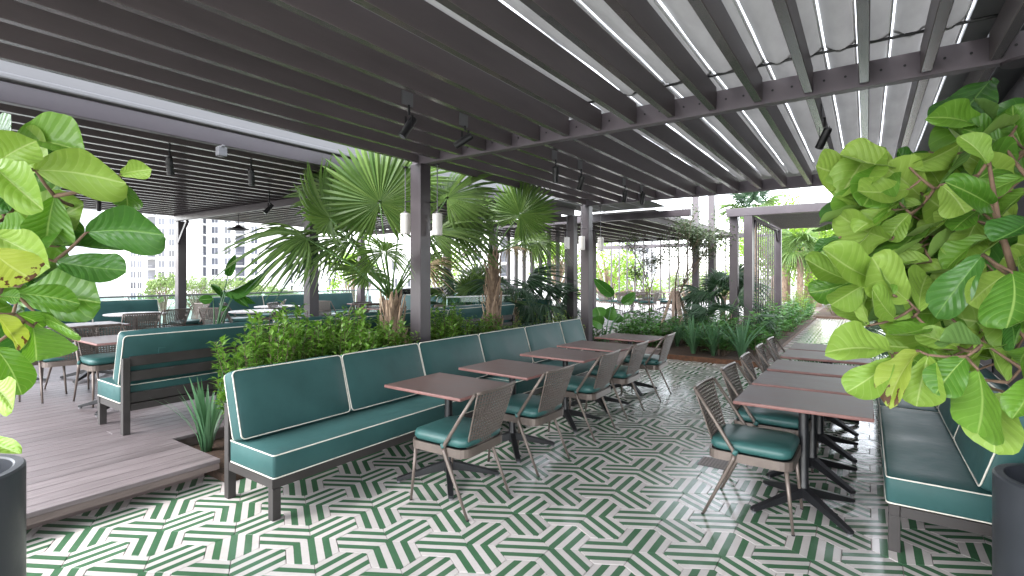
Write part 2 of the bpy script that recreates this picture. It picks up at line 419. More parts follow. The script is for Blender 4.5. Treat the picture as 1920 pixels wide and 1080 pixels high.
# fabric shade in narrow sagging strips, daylight in the seams
def shade_strip(root, x0, x1, y0, y1, z, sag, mat=None, n=8, ny=10):
    mb = MB(); vs = []; fs = []
    ph = rng.random()*6
    for j in range(ny+1):
        for i in range(n+1):
            t = i/n; y = y0+(y1-y0)*j/ny
            vs.append((x0+(x1-x0)*t, y, z - sag*math.sin(math.pi*t)*(1+.25*math.sin(ph+y*2.1)) + .006*math.sin(ph*3+y*5+t*4)))
    for j in range(ny):
        for i in range(n): a = j*(n+1)+i; fs.append((a, a+1, a+n+2, a+n+1))
    mb.add(vs, fs); return P_(mb, 'shade_strip', mat or m_fabric, root, smooth=True)
FW = .1725
for y0, y1 in ((-1.4, 3.83), (3.79, 8.2)):
    x = .47
    while x > -4.1:
        shade_strip(per, x-FW+.0045, x-.0045, y0, y1, GZ+.245 if y0 < 0 else GZ+.255, .046)
        P_(MB().tube([(x-.011, y0, GZ+.236), (x-.011, y1, GZ+.236)], .006, 6), 'batten', m_batten, per)
        x -= FW
for i in range(5): P_(MB().box(-4.05+i*1.25, -4.05+i*1.25+1.24, 8.21, 9.95, GZ+.36, GZ+.366), 'added_arbour_shader', m_fabric, per)  # added panels, unseen behind the far girder, that shade the arbour
P_(MB().tube([(-4, 3.80, GZ+.205), (-2.5, 3.80, GZ+.198), (-1, 3.80, GZ+.204), (.6, 3.80, GZ+.2)], .009, 6), 'cable', m_black, per)
for x0, x1, z0 in ((.478, .60, .225), (.612, .73, .235)):
    P_(MB().box(x0, x1, -.1, 8.1, GZ+z0, GZ+z0+.05), 'shade_channel', m_rail, per)
P_(MB().box(.76, 2.3, 3.0, 8.3, GZ+.26, GZ+.30), 'roof_panel', m_wall, per)
P_(MB().box(.76, 2.3, -.1, 2.9, GZ+.30, GZ+.34), 'roof_panel', m_blackpanel, per)
P_(MB().box(.80, 1.02, 2.95, 3.9, GZ+.20, GZ+.27), 'motor_box', m_conc, per, bevel=.004)
P_(MB().lathe([(0, 0), (.09, 0), (.09, .015), (.07, .02), (0, .02)], 24, (.72, 4.0, GZ-.022)), 'mount_plate', m_frame, per)
P_(MB().tube([(.75, 4.0, GZ-.02), (.75, 4.0, .1)], .012, 8), 'downpipe', m_rail, per)

# ---- deck pergola on the left, beyond the planted gap
pl = thing('deck_pergola', 'dark slatted pergola roof over the timber deck and its tables', 'pergola', (-7.0, 4.65, DZ))
def beamY(root, x, y0, y1, wd=.07, z0=GZ, hg=.14, mat=None, name='beam'):
    return P_(MB().box(x-wd/2, x+wd/2, y0, y1, z0, z0+hg), name, mat or m_frame, root, bevel=.004)
beamY(pl, -5.0, -.3, 9.4, .075)
P_(MB().box(-5.06, -4.99, -.3, 9.4, GZ+.141, GZ+.40), 'gutter', m_gutter, pl, bevel=.015)
P_(MB().box(-4.985, -4.93, -.3, 9.4, GZ+.155, GZ+.20), 'gutter_lip', m_gutter, pl, bevel=.012)
jl = joist_mesh(9.7)
for i in range(22):
    x = -5.0-.302*(i+1)
    ob('joist', jl, pl, Vector((x, -.3, GZ+.005))-Vector(pl.location))
beamY(pl, -11.74, -.3, 9.4, .09)
for y in (-.25, 4.65, 9.3):
    P_(MB().box(-11.7, -5.04, y-.04, y+.04, GZ-.11, GZ+.003), 'girder', m_frame, pl, bevel=.004)
for x, y in ((-11.65, 4.72), (-7.0, 4.65), (-5.0, 9.35), (-11.65, 9.3), (-9.2, 9.3), (-11.65, -.25), (-7.0, 9.3)):
    post(pl, x, y, DZ if x < -5.1 else .05, GZ-.112 if x < -5.1 else GZ-.001)
P_(MB().bar((-11.55, 4.64, 2.2), (-11.15, 4.64, 2.64), .05, .05), 'brace', m_frame, pl)
for j in range(5):
    P_(MB().box(-11.6+j*1.31, -11.6+j*1.31+1.295, -.3, 9.4, GZ+.20, GZ+.208), 'roof_sheet', m_fabric, pl)

# ---- pergola beyond, over the far dining terrace
pf = thing('far_pergola', 'pale-roofed pergola over the far dining terrace behind the thin staked tree', 'pergola', (-5.0, 10.5, .05))
P_(MB().box(-9.6, -2.9, 10.44, 10.56, GZ-.02, GZ+.12), 'girder', m_frame, pf, bevel=.004)
P_(MB().box(-9.6, -3.2, 17.44, 17.56, GZ-.02, GZ+.12), 'girder', m_frame, pf, bevel=.004)
jf = joist_mesh(6.9, .12, .05)
for i in range(13): ob('joist', jf, pf, Vector((-9.4+i*.49, 10.55, GZ+.0))-Vector(pf.location))
for i in range(5): P_(MB().box(-9.6+i*1.19, -9.6+i*1.19+1.175, 10.5, 17.5, GZ+.16, GZ+.168), 'roof_sheet', m_fabric, pf)
for x, y in ((-4.72, 17.6), (-4.28, 17.9), (-9.5, 10.5), (-9.5, 17.5)): post(pf, x, y, .02, a=.2 if x > -5 and y > 17 else A, z1=4.9 if x > -5 and y > 17 else GZ-.021)
for i in range(4): P_(MB().box(-5.2+i*.46, -5.2+i*.46+.445, 8.25, 10.43, GZ+.19, GZ+.197), 'roof_sheet', m_fabric, pf)
P_(MB().box(-9.6, -5.1, 20.4, 20.5, GZ-.1, GZ+.05), 'girder', m_frame, pf)
# fin screen
fs_ = thing('fin_screen', 'row of tall upright metal fins behind the palms at the deck end', 'screen', (-8.3, 13, .17))
for i in range(11):
    x = -9.2+i*.295; P_(MB().box(x-.03, x+.03, 12.93, 13.07, .15, GZ+.10), 'fin', m_frame, fs_, bevel=.003)
P_(MB().box(-9.3, -6.1, 12.94, 13.06, GZ+.101, GZ+.18), 'top_rail', m_frame, fs_)
f2 = thing('far_fin_screen', 'thin metal fins closing the far side of the dining terrace', 'screen', (-8, 24, .15))
for i in range(18):
    x = -10.6+i*.42; P_(MB().box(x-.02, x+.02, 23.95, 24.05, .15, 3.2), 'fin', m_frame, f2)
P_(MB().box(-10.7, -3.2, 23.96, 24.04, 3.201, 3.3), 'top_rail', m_frame, f2)

# ---- arbour over the path
ar = thing('slatted_arbour', 'dark metal arbour with upright side slats over the tiled path', 'arbour', (-1.95, 11.4, 0))
for x, y in ((-2.0, 11.42), (-1.93, 15.1), (1.15, 11.42), (1.15, 15.1)): post(ar, x, y, .03, GZ+.001, .165)
post(ar, -2.32, 11.62, .03, GZ+.10, .165)
P_(MB().box(-2.42, 1.4, 11.33, 11.49, GZ+.002, GZ+.17), 'beam', m_frame, ar, bevel=.005)
P_(MB().box(-2.1, 1.4, 15.02, 15.18, GZ+.002, GZ+.17), 'beam', m_frame, ar, bevel=.005)
for x in (-1.95, 1.15): P_(MB().box(x-.05, x+.05, 11.5, 15.01, GZ-.06, GZ+.0), 'side_rail', m_frame, ar)
for i in range(30):
    y = 11.58+i*.115; P_(MB().box(-1.89, 1.09, y-.02, y+.02, GZ+.01, GZ+.10), 'roof_slat', m_bframe, ar)
for i in range(11):
    y = 11.72+i*.29; P_(MB().box(-1.96, -1.938, y-.022, y+.022, .05, GZ-.061), 'side_slat', m_frame, ar)
for a, b in (((-1.93, 11.5, 2.45), (-1.93, 11.75, 2.7)), ((-1.93, 15.0, 2.45), (-1.93, 14.75, 2.7))): P_(MB().bar(a, b, .04, .04), 'brace', m_frame, ar)

# ---- dark wall and column on the right
wl = thing('dark_side_wall', 'dark blue-grey wall behind the right-hand banquette and potted fig', 'wall', (1.7, 8, 0))
P_(MB().box(1.05, 2.4, 7.0, 8.2, 0, GZ-.003), 'pier', m_wall, wl, bevel=.01)
P_(MB().box(2.0, 2.3, 1.0, 6.99, 0, GZ-.003), 'wall_panel', m_wall, wl, bevel=.005)
P_(MB().box(.94, 1.048, 7.05, 8.15, 0, GZ-.003), 'corner_trim', m_frame, wl, bevel=.004)

# ---- glass balustrade at the deck's outer edge
gb = thing('glass_balustrade', 'long clear glass balustrade with dark handrail along the outer deck edge', 'balustrade', (-12.2, 4, DZ))
for i in range(11):
    y = -4+i*2.0
    P_(MB().box(-12.21, -12.19, y+.01, y+1.98, DZ, 1.10), 'pane', m_glass, gb)
    P_(MB().box(-12.23, -12.17, y-.02, y+.005, DZ, 1.10), 'upright', m_batten, gb)
P_(MB().box(-12.23, -12.17, -4, 18.2, 1.101, 1.135), 'handrail', m_rail, gb)
gs = thing('glass_screen', 'short frameless glass screen behind the second palm trunk', 'screen', (-6.8, 7.6, DZ))
a = pd(838, 560, 8.6); b = pd(956, 560, 9.4)
for t0, t1 in ((0, .48), (.5, 1)):
    p = a.lerp(b, t0); q = a.lerp(b, t1); p.z = q.z = .72
    P_(MB().bar(p, q, .02, .9), 'pane', m_glass, gs)
p = a.copy(); q = b.copy(); p.z = q.z = 1.18; P_(MB().bar(p, q, .03, .018), 'edge_cap', m_batten, gs)

# ================================================================ FURNITURE
def rbox(x0, x1, y0, y1, z0, z1, r, mat, name, parent, seg=3, puff=0, smooth=True):
    bm = bmesh.new(); bmesh.ops.create_cube(bm, size=1)
    for v in bm.verts: v.co = Vector(((x0+x1)/2+v.co.x*(x1-x0), (y0+y1)/2+v.co.y*(y1-y0), (z0+z1)/2+v.co.z*(z1-z0)))
    bmesh.ops.bevel(bm, geom=list(bm.edges), offset=r, segments=seg, affect='EDGES', profile=.5)
    me = bpy.data.meshes.new(name); bm.to_mesh(me); bm.free(); me.shade_smooth(); me.materials.append(mat)
    return ob(name, me, parent)
def cushion_mesh(sx, sy, sz, r=.03, puff=.015, n=(6, 10, 3), mat=None, name='cushion', seedv=0):
    # centred soft box: a grid box rounded at its edges, faces slightly domed and uneven
    bm = bmesh.new(); bmesh.ops.create_cube(bm, size=1)
    me = bpy.data.meshes.new(name)
    nx, ny, nz_ = n; vs = {}; V = []; Fc = []
    def g(i, j, k):
        key = (i, j, k)
        if key not in vs: vs[key] = len(V); V.append((i/nx*2-1, j/ny*2-1, k/nz_*2-1))
        return vs[key]
    for i in range(nx):
        for j in range(ny): 
            Fc.append((g(i,j,0), g(i,j+1,0), g(i+1,j+1,0), g(i+1,j,0))); Fc.append((g(i,j,nz_), g(i+1,j,nz_), g(i+1,j+1,nz_), g(i,j+1,nz_)))
    for i in range(nx):
        for k in range(nz_): 
            Fc.append((g(i,0,k), g(i+1,0,k), g(i+1,0,k+1), g(i,0,k+1))); Fc.append((g(i,ny,k), g(i,ny,k+1), g(i+1,ny,k+1), g(i+1,ny,k)))
    for j in range(ny):
        for k in range(nz_): 
            Fc.append((g(0,j,k), g(0,j,k+1), g(0,j+1,k+1), g(0,j+1,k))); Fc.append((g(nx,j,k), g(nx,j+1,k), g(nx,j+1,k+1), g(nx,j,k+1)))
    hx, hy, hz = sx/2, sy/2, sz/2; out = []
    rr = random.Random(seedv)
    ph = [rr.uniform(0, 6) for _ in range(4)]
    for a, b, c in V:
        # pull outermost grid lines close to the border so the edge is tight
        def sq(t, hlf, m):
            if abs(abs(t)-1) < 1e-6: return math.copysign(hlf, t)
            return t*m/(m-2)*(hlf-r) if m > 2 else t*(hlf-r)
        x, y, z = sq(a, hx, nx), sq(b, hy, ny), sq(c, hz, nz_)
        q = Vector((max(-hx+r, min(hx-r, x)), max(-hy+r, min(hy-r, y)), max(-hz+r, min(hz-r, z))))
        d = Vector((x, y, z))-q
        if d.length > 1e-6: q = q + d.normalized()*r if d.length > r else Vector((x, y, z))
        fx, fy, fz = 1-(q.x/hx)**4, 1-(q.y/hy)**4, 1-(q.z/hz)**4
        wob = 1+.35*math.sin(ph[0]+q.y*7)+.25*math.sin(ph[1]+q.x*11+q.z*9)
        if abs(c) > .99: q.z += math.copysign(puff*max(0, fx)*max(0, fy)*wob, c)
        if abs(a) > .99: q.x += math.copysign(puff*max(0, fz)*max(0, fy)*wob, a)
        if abs(b) > .99: q.y += math.copysign(puff*.6*max(0, fx)*max(0, fz), b)
        out.append(q)
    bm.free(); me.from_pydata(out, [], Fc); me.shade_smooth(); me.materials.append(mat or m_vinyl); me.update(); return me
def ring(hx, hy, r, n=5):
    pts = []
    for sx_, sy_, a0 in ((1, 1, 0), (-1, 1, 90), (-1, -1, 180), (1, -1, 270)):
        for i in range(n+1):
            a = R(a0+90*i/n); pts.append((sx_*(hx-r)+r*math.cos(a), sy_*(hy-r)+r*math.sin(a)))
    return pts

# ---- banquette: local x = 0 at the back posts, +x towards the sitter's front; y along its length
def bench(label, loc, rz, joints, group, name='banquette', slats=True, straps=False):
    b = thing(name, label, 'banquette', loc, rz, group)
    L = joints[-1]-joints[0]; y0 = joints[0]; y1 = joints[-1]
    lx = .055
    ny = max(2, round(L/1.8)+1)
    for i in range(ny):
        y = y0+.03+(L-.06)*i/(ny-1)
        MB().box(.56-lx, .56, y-lx/2, y+lx/2, 0, .2).build('front_leg', m_bframe, b, bevel=.003)
        MB().box(-lx, 0, y-lx/2, y+lx/2, 0, .66).build('back_post', m_bframe, b, bevel=.003)
        MB().box(0, .56-lx, y-lx/2+.004, y+lx/2-.004, .201, .258).build('side_rail', m_bframe, b)
    MB().box(.56-lx+.003, .56-.003, y0, y1, .201, .262).build('front_rail', m_bframe, b, bevel=.003)
    MB().box(-lx+.005, -.004, y0+.06, y1-.06, .201, .258).build('back_rail', m_bframe, b)
    for z in (.268, .455, .585):
        MB().box(-.040, -.006, y0+.058, y1-.058, z, z+.085).build('back_slat', m_bframe, b, bevel=.003)
    MB().box(.0, .5, y0+.06, y1-.06, .245, .263).build('seat_board', m_bframe, b)
    # seat cushions
    sz = .155; zc = .264+sz/2; sx = .55
    cut = [joints[0]]+[j for q, j in enumerate(joints[1:-1], 1) if q % 3 == 0]+[joints[-1]]
    for a, c in zip(cut, cut[1:]):
        l = c-a-.004; me = cushion_mesh(sx, l, sz, .018, .006, (6, max(8, int(l*8)), 4), m_vinyl, 'seat_cushion', int(a*100))
        s = ob('seat_cushion', me, b, (.012+sx/2+.008, (a+c)/2, zc))
        for z in (sz/2-.006, -sz/2+.006):
            MB().tube([(x, y, z) for x, y in ring(sx/2-.001, l/2-.001, .022)], .0042, 6, closed=True).build('piping', m_pipe, s, smooth=True)
    # back cushions, reclined
    bh, bt = .47, .125
    for q, (a, c) in enumerate(zip(joints, joints[1:])):
        l = c-a-.006; me = cushion_mesh(bt, l, bh, .022, .012, (4, 10, 8), m_vinyl, 'back_cushion', q+int(a*50))
        s = ob('back_cushion', me, b, (.055, (a+c)/2, .425+bh/2*.955), (0, R(-17)+rng.uniform(-.012, .012), rng.uniform(-.006, .006)))
        for x in (bt/2-.004, -bt/2+.004):
            MB().tube([(x, p, q_) for p, q_ in ring(l/2-.003, bh/2-.003, .03)], .0046, 6, closed=True).build('piping', m_pipe, s, smooth=True)
        if straps:
            for yy in (-.28*l, .28*l):
                MB().box(-bt/2-.014, -bt/2-.006, yy-.03, yy+.03, -.14, .1).build('strap', m_vinyl, s, bevel=.003)
    return b
# left banquette (seen whole): its front faces +X
J = [0, .89, 1.78, 2.71, 3.65, 4.55, 5.2]
bench('long teal vinyl banquette with white piping beside the planted hedge', (-3.62, 1.76, 0), 0, J, 'teal banquettes')
# right banquette: front faces -X
bench('teal banquette with white piping facing the right-hand tables, under the fig', (.66, 3.56+4.6, 0), math.pi, [0, .9, 1.8, 2.7, 3.65, 4.6], 'teal banquettes')
# deck banquette seen from behind: front faces -X
bench('teal banquette on the deck seen from behind with dark frame and straps', (-5.29, 3.05, DZ), math.pi, [0, 1.38], 'teal banquettes', straps=True)
bench('long teal banquette on the deck with its back against the leafy hedge', (-5.29, 7.6, DZ), math.pi, [0, .9, 1.8, 2.7, 3.6, 4.52], 'teal banquettes', straps=True)
bench('teal banquette along the glass balustrade near the corner post', (-11.95, -1.2, DZ), 0, [0, 1.5, 3.0, 4.5, 5.6], 'teal banquettes')
bench('teal banquette along the glass balustrade beyond the corner post', (-11.95, 5.3, DZ), 0, [0, 1.3, 2.6, 3.9], 'teal banquettes')
bench('teal banquette across the deck end behind the round tables', (-9.6, 9.0, DZ), -math.pi/2, [0, 1.2, 2.4, 3.6, 4.3], 'teal banquettes')

# ---- woven-back chair, faces +x
def make_chair():
    c = thing('woven_chair', 'x', 'chair', group='woven-back chairs with teal seats')
    for s in (-1, 1):
        MB().tube([(.245, s*.212, 0), (.205, s*.2, .40)], [.0085, .0145], 8).build('front_leg', m_chair, c, smooth=True)
        MB().tube([(-.27, s*.238, 0), (-.175, s*.24, .2), (-.085, s*.243, .39), (-.078, s*.243, .42)], [.0085, .0115, .0145, .0145], 8).build('rear_leg', m_chair, c, smooth=True)
        up = MB().tube([(-.078, s*.243, .415), (-.085, s*.243, .45), (-.20, s*.236, .625), (-.318, s*.226, .80)], [.0135, .0135, .0125, .0115], 8).build('back_tube', m_chair, c, smooth=True)
        st = MB(); st.tube([(-.079+.001*i*5, s*.243, .428+.009*i) for i in range(4)], .0175, 8)
        st.build('strap', m_seat, c, smooth=True)
        for q in ((.245, s*.212), (-.27, s*.238)):
            MB().lathe([(0, .0), (.0105, .0), (.0105, .007), (0, .008)], 8, (q[0], q[1], 0)).build('glide', m_black, c)
    # seat frame band with rounded corners
    ro = ring(.245, .235, .07, 4); ri = ring(.232, .222, .06, 4); n = len(ro)
    mb = MB(); mb.add([(x, y, .375) for x, y in ro]+[(x, y, .43) for x, y in ro]+[(x, y, .43) for x, y in ri]+[(x, y, .375) for x, y in ri],
        [f for i in range(n) for j in [(i+1) % n] for f in ((i, j, n+j, n+i), (n+i, n+j, 2*n+j, 2*n+i), (2*n+i, 2*n+j, 3*n+j, 3*n+i), (3*n+i, 3*n+j, j, i))])
    mb.build('seat_frame', m_chair, c)
    MB().prism(ring(.23, .22, .06, 3), .40, .412).build('seat_pan', m_black, c)
    me = MB(); prof = [(.86, .43), (.965, .438), (1.0, .455), (1.0, .475), (.965, .492), (.86, .501), (.5, .506), (0, .508)]
    base = ring(.238, .228, .075, 4); n = len(base)
    vs = [(x*k, y*k, z) for k, z in prof for x, y in base]; fc = [(i*n+j, i*n+(j+1) % n, (i+1)*n+(j+1) % n, (i+1)*n+j) for i in range(len(prof)-1) for j in range(n)]
    me.add(vs, fc).build('seat_cushion', m_seat, c, smooth=True)
    # curved woven back
    def bp(u, t):            # u -1..1 across, t 0..1 up
        wd = .168+.04*t; x = -.215-.115*t - .013*(1-u*u); return Vector((x, u*wd, .43+.37*t))
    wv = MB(); NV, NH = 15, 17
    for i in range(NV):
        u = -1+2*i/(NV-1); 
        for j in range(6):
            a, b = bp(u, j/6), bp(u, (j+1)/6); wv.bar(a, b, .013, .0035, up=(1, 0, .3))
    for j in range(NH):
        t = .02+.96*j/(NH-1)
        for i in range(6):
            a, b = bp(-1+2*i/6, t), bp(-1+2*(i+1)/6, t); wv.bar(a, b, .0035, .0125, up=(.3, 0, 1))
    wv.build('woven_back', m_weave, c)
    MB().tube([bp(-1.04+2.08*i/8, 1.0)+Vector((0, 0, .004)) for i in range(9)], .0105, 8).build('top_rail', m_chair, c, smooth=True)
    for s in (-1, 1): MB().tube([bp(s*1.02, t/4) for t in range(5)], .0065, 6).build('back_edge', m_chair, c, smooth=True)
    return c
chair = make_chair(); cu = [False]
def make_table(w=.76, d=.6, group='brown tables'):
    t = thing('cafe_table', 'x', 'table', group=group)
    rbox(-w/2, w/2, -d/2, d/2, .7, .7215, .0025, m_edge, 'top_edge', t, 1, smooth=False)
    MB().box(-w/2+.003, w/2-.003, -d/2+.003, d/2-.003, .7216, .7226).build('tabletop', m_top, t)
    MB().lathe([(.0, .06), (.034, .06), (.034, .16), (.030, .17), (.030, .69), (.0, .69)], 20).build('column', m_black, t, smooth='auto')
    MB().box(-.17, .17, -.03, .03, .688, .699).build('top_bracket', m_black, t); MB().box(-.03, .03, -.17, .17, .6885, .6995).build('top_bracket', m_black, t)
    for a in (45, 135, 225, 315):
        ca, sa = math.cos(R(a)), math.sin(R(a)); nx, ny = -sa, ca; mb = MB(); vs = []
        for r, wd, zl, zh in ((.02, .024, .075, .145), (.12, .022, .06, .115), (.36, .02, .014, .042), (.385, .018, .014, .034)):
            for s in (-1, 1):
                for z in (zl, zh): vs.append((ca*r+nx*wd*s, sa*r+ny*wd*s, z))
        fs = [(0, 1, 3, 2), (12, 14, 15, 13)]
        for i in range(3):
            k = i*4; fs += [(k, k+4, k+5, k+1), (k+2, k+3, k+7, k+6), (k+1, k+5, k+7, k+3), (k, k+2, k+6, k+4)]
        mb.add(vs, fs); ft = mb.build('foot', m_black, t, bevel=.003, seg=1)
        MB().lathe([(0, 0), (.014, 0), (.014, .014), (0, .014)], 10, (ca*.37, sa*.37, 0)).build('glide', m_rail, ft)
    return t
table = make_table(); tu = [False]
for i, (y, dy) in enumerate(zip((2.6, 3.45, 4.43, 5.21, 6.22), (.02, -.015, .01, 0, .012))):
    place(table, tu, f'brown table by the long teal banquette, {ORD[i]} from the timber deck step', (-2.61, y+.3, 0), dy-.03, 'tables along the hedge banquette')
for i, (y, x, a) in enumerate(((2.70, -2.34, .03), (3.57, -2.335, -.02), (4.56, -2.345, .015), (5.40, -2.36, 0), (6.40, -2.36, .05))):
    place(chair, cu, f'woven bronze chair facing the long teal banquette, {ORD[i]} from the timber deck step', (x, y, 0), math.pi+a, 'chairs along the hedge banquette')
for i, y in enumerate((3.59, 4.27, 5.0, 5.84, 6.5)):
    place(table, tu, f'brown table before the fig-side banquette, {ORD[i]} from the potted fig', (-.345, y+.3, 0), rng.uniform(-.012, .012), 'tables along the fig-side banquette')
for i, y in enumerate((3.655, 4.42, 5.12, 5.9, 6.62)):
    place(chair, cu, f'woven bronze chair facing the fig-side banquette, {ORD[i]} from the potted fig', (-.60, y, 0), rng.uniform(-.03, .03), 'chairs along the fig-side banquette')

# ---- deck furniture
rt = thing('round_table', 'x', 'table', group='round deck tables')
MB().lathe([(0, .70), (.44, .70), (.45, .706), (.45, .718), (.44, .723), (0, .723)], 36).build('tabletop', M('pale_tabletop', (.36,.33,.33), .3, var=.1, scale=8), rt)
MB().lathe([(.0, .02), (.033, .02), (.033, .69), (0, .69)], 14).build('column', m_black, rt)
for a in (45, 135, 225, 315):
    ca, sa = math.cos(R(a)), math.sin(R(a)); MB().bar((ca*.02, sa*.02, .08), (ca*.38, sa*.38, .022), .04, .035).build('foot', m_black, rt)
ru = [False]
def dp(px, py): return pz(px, py, DZ+.72)
DT = [('q', 175, 608, 'rectangular table on the deck in front of the fig leaves'), ('q', 225, 634, 'rectangular table in front of the strapped deck banquette'),
      ('r', 255, 588, 'round pale table beside the balustrade banquette'), ('r', 480, 583, 'round pale table behind the leafy hedge and potted strelitzia'),
      ('r', 520, 574, 'round pale table near the middle deck post'), ('q', 715, 577, 'rectangular table on the deck left of the shaggy palm trunk'),
      ('q', 690, 569, 'rectangular table by the deck-end banquette'), ('r', 25, 612, 'round pale table partly hidden by fig leaves')]
for kd, px, py, lb in DT:
    p = dp(px, py); p.z = DZ
    if kd == 'q': place(table, tu, lb, p, rng.uniform(-.03, .03), 'rectangular deck tables')
    else: place(rt, ru, lb, p, 0, 'round deck tables')
def cp(px, py): p = pz(px, py, DZ+.45); p.z = DZ; return p
DC = [(205, 674, .5*math.pi-1.57, 'beside the strapped banquette, tucked under its table'), (128, 668, 3.0, 'half behind the fig leaves on the deck'),
      (262, 628, 2.9, 'at the round table, seat towards the balustrade'), (310, 618, 3.3, 'between round table and strapped banquette'),
      (350, 605, -1.3, 'beside the potted strelitzia'), (415, 612, 2.2, 'behind the hedge at a round table'),
      (540, 600, .6, 'just left of the middle deck post'), (505, 592, -2.2, 'beyond the round table by the middle deck post'),
      (620, 592, 1.9, 'right of the middle deck post'), (665, 596, 3.0, 'left of the shaggy palm trunk'), (690, 600, 2.6, 'at the table left of the shaggy palm'),
      (845, 604, 2.0, 'behind the glass screen near the second palm'), (60, 668, .2, 'far left on the deck under fig leaves'), (450, 600, .9, 'right of the potted strelitzia')]
for px, py, a, lb in DC:
    place(chair, cu, 'woven chair on the deck '+lb, cp(px, py), a, 'deck chairs')
# far dining terrace
k = 0
for i, (px, d) in enumerate(((1150, 19.5), (1185, 18.2), (1222, 18.6), (1245, 20.5))):
    p = pd(px, 516, d); p.z = .15
    place(table, tu, f'far terrace table {["behind the broad-leaved plant", "with chairs around it, left of the staked tree", "just left of the staked tree", "behind the staked tree"][i]}', p, .1*i, 'far terrace tables')
    for j, a in enumerate((0, 1.57, 3.14)):
        place(chair, cu, 'far terrace chair at the table '+['behind broad leaves', 'between the thin trees', 'beside the staked tree', 'behind the staked tree'][i]+[', back to the fins', ', back to the path', ', back to the bed'][j], (p.x-.6*math.cos(a), p.y-.6*math.sin(a), .15), a, 'far terrace chairs')

# ================================================================ LIGHTS ON THE PERGOLA
def spot(px, py, label, d, plate=True, aim=(.35, -.6), z=None):
    p = pd(px, py, d)
    if plate:                                                      # hang it beside the nearest joist
        jx = J0+JS*round((p.x-.05-J0)/JS)+.05; p = pd(px, py, d*jx/p.x)
    t = thing('spotlight', label, 'spotlight', p, 0, 'pergola spotlights')
    a = Vector((aim[0]*.11, 0, 0)); tilt = Matrix.Rotation(aim[0], 4, 'Y') @ Matrix.Rotation(aim[1], 4, 'X')
    mb = MB().lathe([(0, -.1), (.026, -.1), (.031, -.098), (.031, .055), (.026, .07), (.0, .072)], 16); o = mb.build('barrel', m_black, t, smooth='auto'); o.rotation_euler = tilt.to_euler()
    MB().lathe([(.0, -.096), (.024, -.096), (.024, -.101), (0, -.101)], 16).build('lens', m_glass, o)
    for s in (-1, 1): MB().box(s*.034-.002, s*.034+.002, -.009, .009, -.01, .075).build('yoke_arm', m_black, t)
    MB().tube([(0, 0, .074), (0, 0, max(.1, GZ-p.z+.03))], .009, 8).build('stem', m_black, t)
    if plate: MB().box(-.0225, -.012, -.055, .055, GZ-p.z+.03, GZ-p.z+.13).build('junction_plate', m_rail, t, bevel=.003)
    return t
dj = lambda px, z: (z-H)
def dz(py, z): return (z-H)*F/(HY-py)
spot(767, 236, 'black spotlight with square plate, left one before the lantern post', dz(236, 2.67), aim=(.25, -.5))
spot(872, 262, 'black spotlight with square plate, right one before the lantern post', dz(262, 2.67), aim=(1.0, -.4))
spot(1042, 325, 'black spotlight beyond the girder above the second palm', dz(325, 2.66), aim=(.2, .3))
spot(1090, 341, 'black tilted spotlight beyond the girder, next to the palm one', dz(341, 2.66), aim=(.5, .3))
spot(1172, 366, 'black spotlight near the far girder, left of a pair', dz(366, 2.66), aim=(.3, .3))
spot(1205, 371, 'black spotlight near the far girder, right of a pair', dz(371, 2.66), aim=(.2, .2))
spot(1546, 256, 'black spotlight hanging above the fig-side tables', dz(256, 2.62), aim=(.5, .5))
spot(318, 308, 'black spotlight under the deck roof near the fig leaves', dz(308, 2.6), False, aim=(.3, .2))
spot(471, 330, 'black spotlight under the deck roof towards the palms', dz(330, 2.6), False, aim=(.25, .2))
spot(505, 390, 'small black spotlight on the deck pergola girder', dz(390, 2.55), False)
spot(186, 385, 'small black spotlight at the outer deck roof edge above a fig leaf', dz(388, 2.6), False, aim=(.8, .2))
sp = thing('sensor_box', 'small grey sensor box clipped to the deck roof beam', 'sensor', pd(415, 283, dz(283, 2.70)))
MB().box(-.03, .03, -.04, .04, -.05, .035).build('body', m_rail, sp, bevel=.006); MB().box(-.05, .05, -.01, .01, .036, .05).build('clip', m_rail, sp)
MB().lathe([(0, -.06), (.02, -.058), (.024, -.05), (0, -.05)], 12).build('eye', m_gutter, sp)
def lantern(px, py, d, label, bx):
    p = pd(px, py, d); t = thing('lantern', label, 'lantern', p, 0, 'white cylinder lanterns on the posts')
    MB().lathe([(0, -.118), (.05, -.118), (.055, -.112), (.055, .112), (.05, .118), (0, .118)], 24).build('shade', m_lamp, t, smooth='auto')
    MB().lathe([(0, .119), (.02, .119), (.02, .14), (0, .14)], 12).build('cap', m_rail, t)
    MB().tube([(0, 0, .13), (0, 0, GZ-p.z-.01)], .006, 8).build('rod', m_rail, t)
    MB().bar((0, 0, .25), (bx, 0, .25), .012, .012).build('bracket_arm', m_black, t)
    MB().lathe([(0, -.006), (.03, -.006), (.03, .006), (0, .006)], 14, (0, 0, GZ-p.z-.008)).build('canopy', m_black, t)
    return t
dP1 = -SN*-4.05+CS*4.04
lantern(760, 420, dP1+.08, 'white cylinder lantern on the palm side of the near dark post', .09)
lantern(820, 421, dP1-.05, 'white cylinder lantern on the table side of the near dark post', -.12)
dP2 = -SN*-4.05+CS*8.11
lantern(1091, 456, dP2-.15, 'white cylinder lantern in front of the far dark post', .08)
lantern(1126, 458, dP2-.05, 'white cylinder lantern on the table side of the far dark post', -.14)
lantern(1063, 456, dP2+1.3, 'small white lantern on the post behind the far dark post', .1)
pn = thing('dome_pendant', 'dark metal dome pendant lamp over the deck tables', 'pendant lamp', pd(447, 428, 9.6))
MB().lathe([(.0, .06), (.03, .06), (.05, .035), (.2, -.02), (.2, -.03), (.045, .022), (0, .04)], 28).build('shade', m_frame, pn, smooth='auto')
